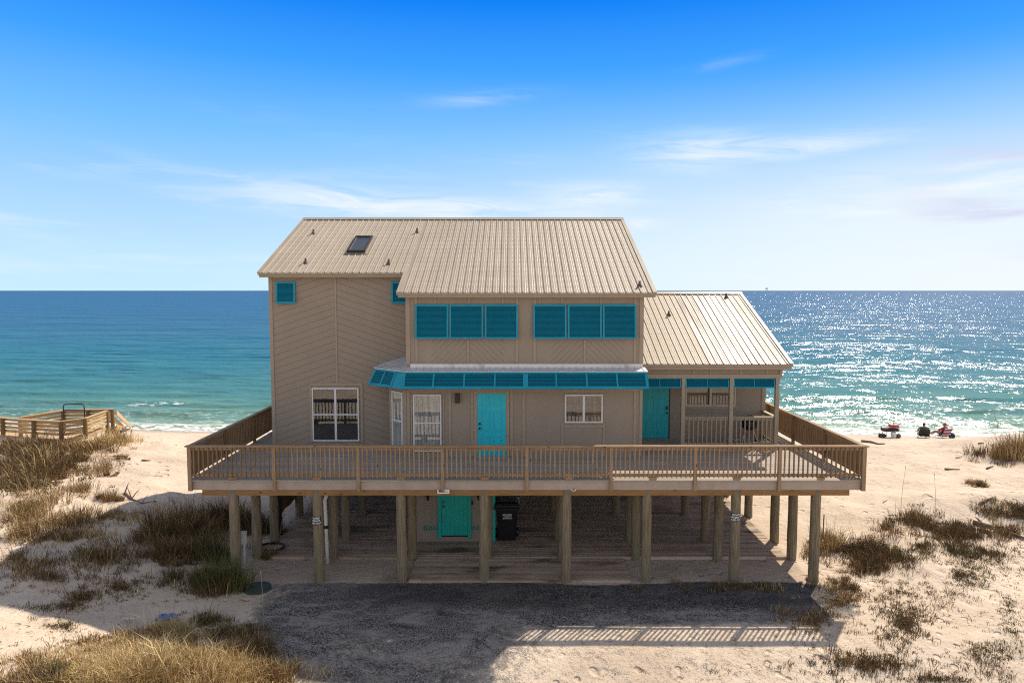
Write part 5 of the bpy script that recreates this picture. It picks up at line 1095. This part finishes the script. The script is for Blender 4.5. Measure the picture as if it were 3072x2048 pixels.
def blades(name, x, y, h, yaw, lean, wd, tint, label, cat, kind=None, group=None, zoff=0.0, z=None):
    n = len(x); z = (terr(x, y) if z is None else z)-.02+zoff; c, s = np.cos(yaw), np.sin(yaw)
    dx_, dy_ = c*lean*h, s*lean*h; wx, wy = -s*wd/2, c*wd/2
    # face blades mixed ways: width axis random
    a = rng.random(n)*math.pi; wx, wy = np.cos(a)*wd/2, np.sin(a)*wd/2
    V = np.empty((n, 5, 3), np.float32)
    V[:, 0] = np.stack([x-wx, y-wy, z], 1); V[:, 1] = np.stack([x+wx, y+wy, z], 1)
    mx, my, mz = x+dx_*.35, y+dy_*.35, z+h*.6
    V[:, 2] = np.stack([mx+wx*.7, my+wy*.7, mz], 1); V[:, 3] = np.stack([mx-wx*.7, my-wy*.7, mz], 1)
    V[:, 4] = np.stack([x+dx_, y+dy_, z+h*np.sqrt(np.clip(1-lean**2*.5, .15, 1))], 1)
    o0 = np.array([x.mean(), y.mean(), z.mean()], np.float32); V -= o0
    i = (np.arange(n)*5)[:, None]; quad = np.concatenate([i, i+1, i+2, i+3], 1); tri = np.concatenate([i+3, i+2, i+4], 1)
    me = bpy.data.meshes.new(name); me.vertices.add(5*n); me.vertices.foreach_set('co', V.ravel())
    loops = np.concatenate([quad.ravel(), tri.ravel()]).astype(np.int32); me.loops.add(len(loops)); me.loops.foreach_set('vertex_index', loops)
    me.polygons.add(2*n); me.polygons.foreach_set('loop_start', np.concatenate([np.arange(n)*4, 4*n+np.arange(n)*3]).astype(np.int32)); me.update(calc_edges=True); me.materials.append(GM)
    at = me.attributes.new('tint', 'FLOAT', 'POINT'); at.data.foreach_set('value', np.repeat(np.clip(tint, 0, 1), 5).astype(np.float32))
    o = bpy.data.objects.new(name, me); C.objects.link(o); o.location = tuple(float(v) for v in o0); return tag(o, label, cat, group, kind)
def clump(cx, cy, rad, n, h, tint, label, name='grass_clump', ry=None, w_=.014, spread=.5, cat='grass clump', group='grass clumps on the dunes', dome=True, tv=.12):
    """one tuft or bush rooted at photo point cx, cy: blades fan outward from the middle"""
    p = hit(cx, cy); ry = ry or rad; m_ = max(5, int(n/70)); k0 = rng.random()*100
    r0 = np.sqrt(rng.random(m_))*np.exp(rng.normal(0, .18, m_)); a0 = rng.random(m_)*2*math.pi; sz = np.exp(rng.normal(0, .45, m_)); tt = tint+rng.normal(0, .13, m_)
    prob = sz*np.clip(.25+1.1*vnoise(r0*np.cos(a0)*2.2+k0, r0*np.sin(a0)*2.2+k0), .05, 2)
    i = rng.choice(m_, n, p=prob/prob.sum()); tr = .22*rad*sz[i]; rr = np.sqrt(rng.random(n)); aa = rng.random(n)*2*math.pi
    x = p.x+r0[i]*np.cos(a0[i])*rad+rr*np.cos(aa)*tr; y = p.y+r0[i]*np.sin(a0[i])*ry+rr*np.sin(aa)*tr*(ry/rad)
    hh = h*np.clip(1.1-.75*r0[i]**2, .25, 1.1)*(.55+.45*sz[i]/1.3)*rng.uniform(.35, 1.1, n); hh = np.minimum(hh, h*1.5); yaw = aa+rng.normal(0, .8, n)
    lean = np.clip(rr*spread+rng.normal(.15, .2, n), 0, .98)
    return blades(name, x, y, hh, yaw, lean, rng.uniform(.6, 1.3, n)*w_, tt[i]+rng.normal(0, tv, n), label, cat, None, group)
def tufts(spec):
    """spec rows: cx, cy, rx, ry (photo), tufts, blades each, radius, height, tint -> blade arrays"""
    out = []
    for cx, cy, rx, ry, nt_, nb, rad, h, tn in spec:
        r = np.abs(rng.normal(0, .55, nt_)); a = rng.random(nt_)*2*math.pi; X, Y = hitv(cx+r*np.cos(a)*rx, cy+r*np.sin(a)*ry)
        kp = .6*vnoise(X*1.1+5, Y*1.1+5)+.4*vnoise(X*2.7, Y*2.7+9)+rng.normal(0, .13, nt_) > .40; X, Y = X[kp], Y[kp]; nt_ = len(X)
        ts = rng.lognormal(0, .45, nt_); tt = tn+rng.normal(0, .10, nt_)+.28*(vnoise(X*.9+50, Y*.9)-.5)
        for X_, Y_, s_, t_ in zip(X, Y, ts, tt):
            rr = np.sqrt(rng.random(nb))*rad*s_; aa = rng.random(nb)*2*math.pi
            out.append(np.stack([X_+rr*np.cos(aa), Y_+rr*np.sin(aa), h*s_*rng.uniform(.4, 1.1, nb), aa+rng.normal(0, 1.1, nb), np.clip(.3+rr/(rad*s_)*.45+rng.normal(0, .25, nb), 0, .98), t_+rng.normal(0, .13, nb)], 1))
    return np.concatenate(out)
def stuff(name, spec, label, wd=.012, cat='grass'):
    A = tufts(spec); return blades(name, A[:, 0], A[:, 1], A[:, 2], A[:, 3], A[:, 4], np.full(len(A), wd), A[:, 5], label, cat, 'stuff')
# bright grass on the near dune, lower left
stuff('near_dune_grass', [(330, 1555, 280, 62, 2900, 34, .12, .135, .18), (340, 1495, 160, 36, 1100, 34, .10, .12, .34), (490, 1550, 120, 45, 900, 30, .13, .17, .20), (110, 1580, 150, 26, 600, 26, .12, .13, .42), (380, 1540, 240, 60, 160, 16, .06, .30, .08), (390, 1452, 70, 20, 160, 26, .10, .20, .14)],
      'dense sunlit straw and green grass covering the near dune at lower left', .013)
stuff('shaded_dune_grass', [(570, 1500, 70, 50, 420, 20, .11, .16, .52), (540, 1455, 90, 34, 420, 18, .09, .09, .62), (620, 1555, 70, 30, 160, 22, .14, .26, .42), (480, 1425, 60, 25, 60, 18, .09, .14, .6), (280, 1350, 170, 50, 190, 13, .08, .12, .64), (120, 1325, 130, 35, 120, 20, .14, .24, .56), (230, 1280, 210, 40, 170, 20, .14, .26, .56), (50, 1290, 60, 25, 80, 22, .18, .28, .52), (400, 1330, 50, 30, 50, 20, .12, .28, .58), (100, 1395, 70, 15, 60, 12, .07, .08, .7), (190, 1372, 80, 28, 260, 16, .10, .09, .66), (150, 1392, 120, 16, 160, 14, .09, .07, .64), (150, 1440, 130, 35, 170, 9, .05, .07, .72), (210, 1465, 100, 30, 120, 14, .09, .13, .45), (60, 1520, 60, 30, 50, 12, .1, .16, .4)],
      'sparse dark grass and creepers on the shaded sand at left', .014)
stuff('left_dune_grass', [(70, 1080, 95, 42, 1000, 26, .22, .26, .56), (70, 1032, 110, 16, 420, 22, .22, .28, .42), (200, 1030, 90, 16, 240, 22, .2, .30, .30), (270, 1012, 50, 12, 110, 18, .2, .40, .20), (50, 1118, 80, 25, 220, 20, .2, .22, .52), (150, 1062, 70, 25, 190, 22, .2, .26, .54)],
      'reddish brown grass covering the dune around the boardwalk', .026)
stuff('sparse_left_grass', [(60, 1175, 80, 35, 120, 20, .18, .32, .33), (190, 1130, 60, 20, 50, 24, .18, .30, .42), (180, 1200, 140, 25, 170, 20, .14, .28, .32), (60, 1220, 80, 35, 150, 18, .14, .22, .44), (240, 1080, 40, 14, 26, 22, .2, .38, .3), (150, 1235, 120, 18, 130, 18, .12, .2, .40), (250, 1185, 70, 22, 60, 20, .15, .34, .3), (120, 1150, 110, 30, 30, 12, .1, .7, .2)],
      'sparse straw-coloured grass tufts on the sunlit sand at left', .017)
stuff('right_dune_grass', [(2100, 1200, 70, 30, 190, 24, .15, .24, .52), (2200, 1225, 120, 38, 520, 22, .14, .17, .56), (2040, 1280, 140, 40, 300, 20, .12, .15, .54), (1975, 1262, 70, 24, 170, 22, .14, .24, .50), (1900, 1255, 35, 20, 50, 26, .14, .4, .26), (2040, 1215, 30, 20, 50, 22, .15, .34, .5), (2260, 1265, 110, 30, 260, 18, .11, .14, .58), (1930, 1320, 50, 40, 110, 22, .11, .15, .54), (2000, 1300, 60, 25, 120, 20, .12, .2, .60), (2310, 1225, 50, 20, 60, 20, .12, .22, .6), (1865, 1272, 30, 14, 34, 20, .13, .28, .3), (2120, 1255, 90, 25, 160, 14, .09, .12, .62)],
      'brown and green grass patches on the right-hand dune', .016)
stuff('creeping_plants', [(2200, 1320, 190, 90, 900, 14, .065, .065, .66), (2250, 1480, 130, 90, 800, 12, .055, .06, .64), (2080, 1430, 140, 120, 700, 14, .07, .09, .56), (1990, 1525, 150, 38, 420, 14, .06, .10, .54), (2320, 1400, 50, 90, 180, 9, .045, .06, .75), (1700, 1348, 170, 16, 130, 20, .10, .13, .54), (1870, 1420, 100, 50, 260, 14, .07, .10, .50), (1940, 1380, 60, 50, 160, 16, .07, .11, .46), (2060, 1360, 80, 40, 160, 10, .055, .08, .68), (1650, 1540, 280, 22, 110, 8, .04, .04, .60), (2150, 1560, 200, 12, 180, 10, .05, .07, .62)],
      'small dark creeping plants scattered over the sand at lower right', .015, 'plants')
clump(500, 1352, .72, 3600, .85, .86, 'bushy olive-green grass clump at the foot of the leftmost front pile', ry=.5, tv=.16, w_=.015)
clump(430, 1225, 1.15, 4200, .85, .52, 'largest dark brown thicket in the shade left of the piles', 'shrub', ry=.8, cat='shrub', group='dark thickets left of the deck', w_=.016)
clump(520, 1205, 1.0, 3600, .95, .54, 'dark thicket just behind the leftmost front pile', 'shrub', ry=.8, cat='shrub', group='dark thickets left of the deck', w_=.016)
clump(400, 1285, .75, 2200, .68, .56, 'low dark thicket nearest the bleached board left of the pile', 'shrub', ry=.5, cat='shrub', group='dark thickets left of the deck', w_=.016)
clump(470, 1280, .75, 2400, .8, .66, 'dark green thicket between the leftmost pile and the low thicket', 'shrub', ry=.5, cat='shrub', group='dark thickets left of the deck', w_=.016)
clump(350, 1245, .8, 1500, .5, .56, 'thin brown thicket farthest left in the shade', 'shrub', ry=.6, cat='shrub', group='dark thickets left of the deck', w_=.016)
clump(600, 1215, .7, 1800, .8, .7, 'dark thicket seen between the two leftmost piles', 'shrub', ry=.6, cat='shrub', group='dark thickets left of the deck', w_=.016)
clump(605, 1278, .5, 800, .35, .5, 'low brown grass at the foot of the second-row pile on the left', ry=.3)
clump(2325, 1045, 1.7, 2600, 1.1, .34, 'tall tawny dune grass clump at the far right edge near the water', ry=1.2, w_=.022, spread=.4)
clump(2245, 1112, .55, 700, .30, .45, 'small dark heap of dead brush on the open right sand', 'brush_heap', cat='brush', ry=.4, spread=.9, w_=.02)
clump(2310, 1170, 1.1, 2200, .42, .58, 'dark brush mound with a leaning stick at the right edge', 'brush_heap', cat='brush', ry=.6, spread=.8, w_=.018)
clump(280, 1055, .35, 300, .2, .5, 'tiny brush tuft on the open left sand', ry=.3, spread=.9, w_=.02)
clump(245, 1090, .5, 500, .45, .32, 'round tawny tuft on the left sand below the driftwood', ry=.35, w_=.016)
clump(255, 1145, .55, 700, .45, .45, 'dark-centred grass tuft on the sunlit sand left of the deck', ry=.35, w_=.014)
clump(2210, 1275, .35, 500, .3, .6, 'dark grass tuft on the right sand below the brush', ry=.25)
clump(1950, 1350, .28, 420, .28, .5, 'reddish grass tuft beside the gravel, right of the last pile', ry=.22)
clump(130, 1560, .3, 300, .3, .8, 'green tuft at the bottom left corner', ry=.25)
clump(1870, 1335, .25, 300, .16, .5, 'rusty grass tuft at the foot of the rightmost front pile', ry=.2)
# tall sea-oat stalks
for i, (x, y, hh, ln, lab) in enumerate(((2068, 1182, 1.75, .12, 'tall thin sea oat stalk, left one above the right dune'), (2148, 1185, 1.5, -.10, 'tall thin sea oat stalk, right one above the right dune'), (400, 1430, 1.1, .05, 'straw stalk at the shadow edge of the near dune'), (605, 1420, 1.2, -.03, 'tall straw stalk in front of the near thicket'), (310, 1440, .9, .1, 'short straw stalk on the near dune crest'))):
    p = hit(x, y); b = MB(); b.tube([p, p+Vector((ln*.3, 0, hh*.55)), p+Vector((ln, 0, hh))], [.008, .006, .004], 5); b.sphere(p+Vector((ln, 0, hh)), .02, 6, 5, (.6, .6, 3)); tag(b.build('sea_oat', plain('straw', (.5, .36, .18), .8), None, loc=p), lab, 'sea oat', 'sea oat stalks')

# scrap of blue cloth half hidden in the near grass
p = hit(385, 1422); b = MB(); nx_, ny_ = 9, 6; vs = []
for j in range(ny_):
    for i in range(nx_): vs.append((p.x-.25+.5*i/(nx_-1)+random.uniform(-.02, .02), p.y-.16+.32*j/(ny_-1)+random.uniform(-.02, .02), p.z+.07+random.uniform(-.03, .04)))
b.add(vs, [(j*nx_+i, j*nx_+i+1, (j+1)*nx_+i+1, (j+1)*nx_+i) for j in range(ny_-1) for i in range(nx_-1)]); o = b.build('blue_cloth', plain('faded_blue_cloth', (.10, .20, .42), .85), None, loc=p); md = o.modifiers.new('thick', 'SOLIDIFY'); md.thickness = .01
tag(o, 'crumpled scrap of faded blue cloth at the edge of the near grass', 'cloth')
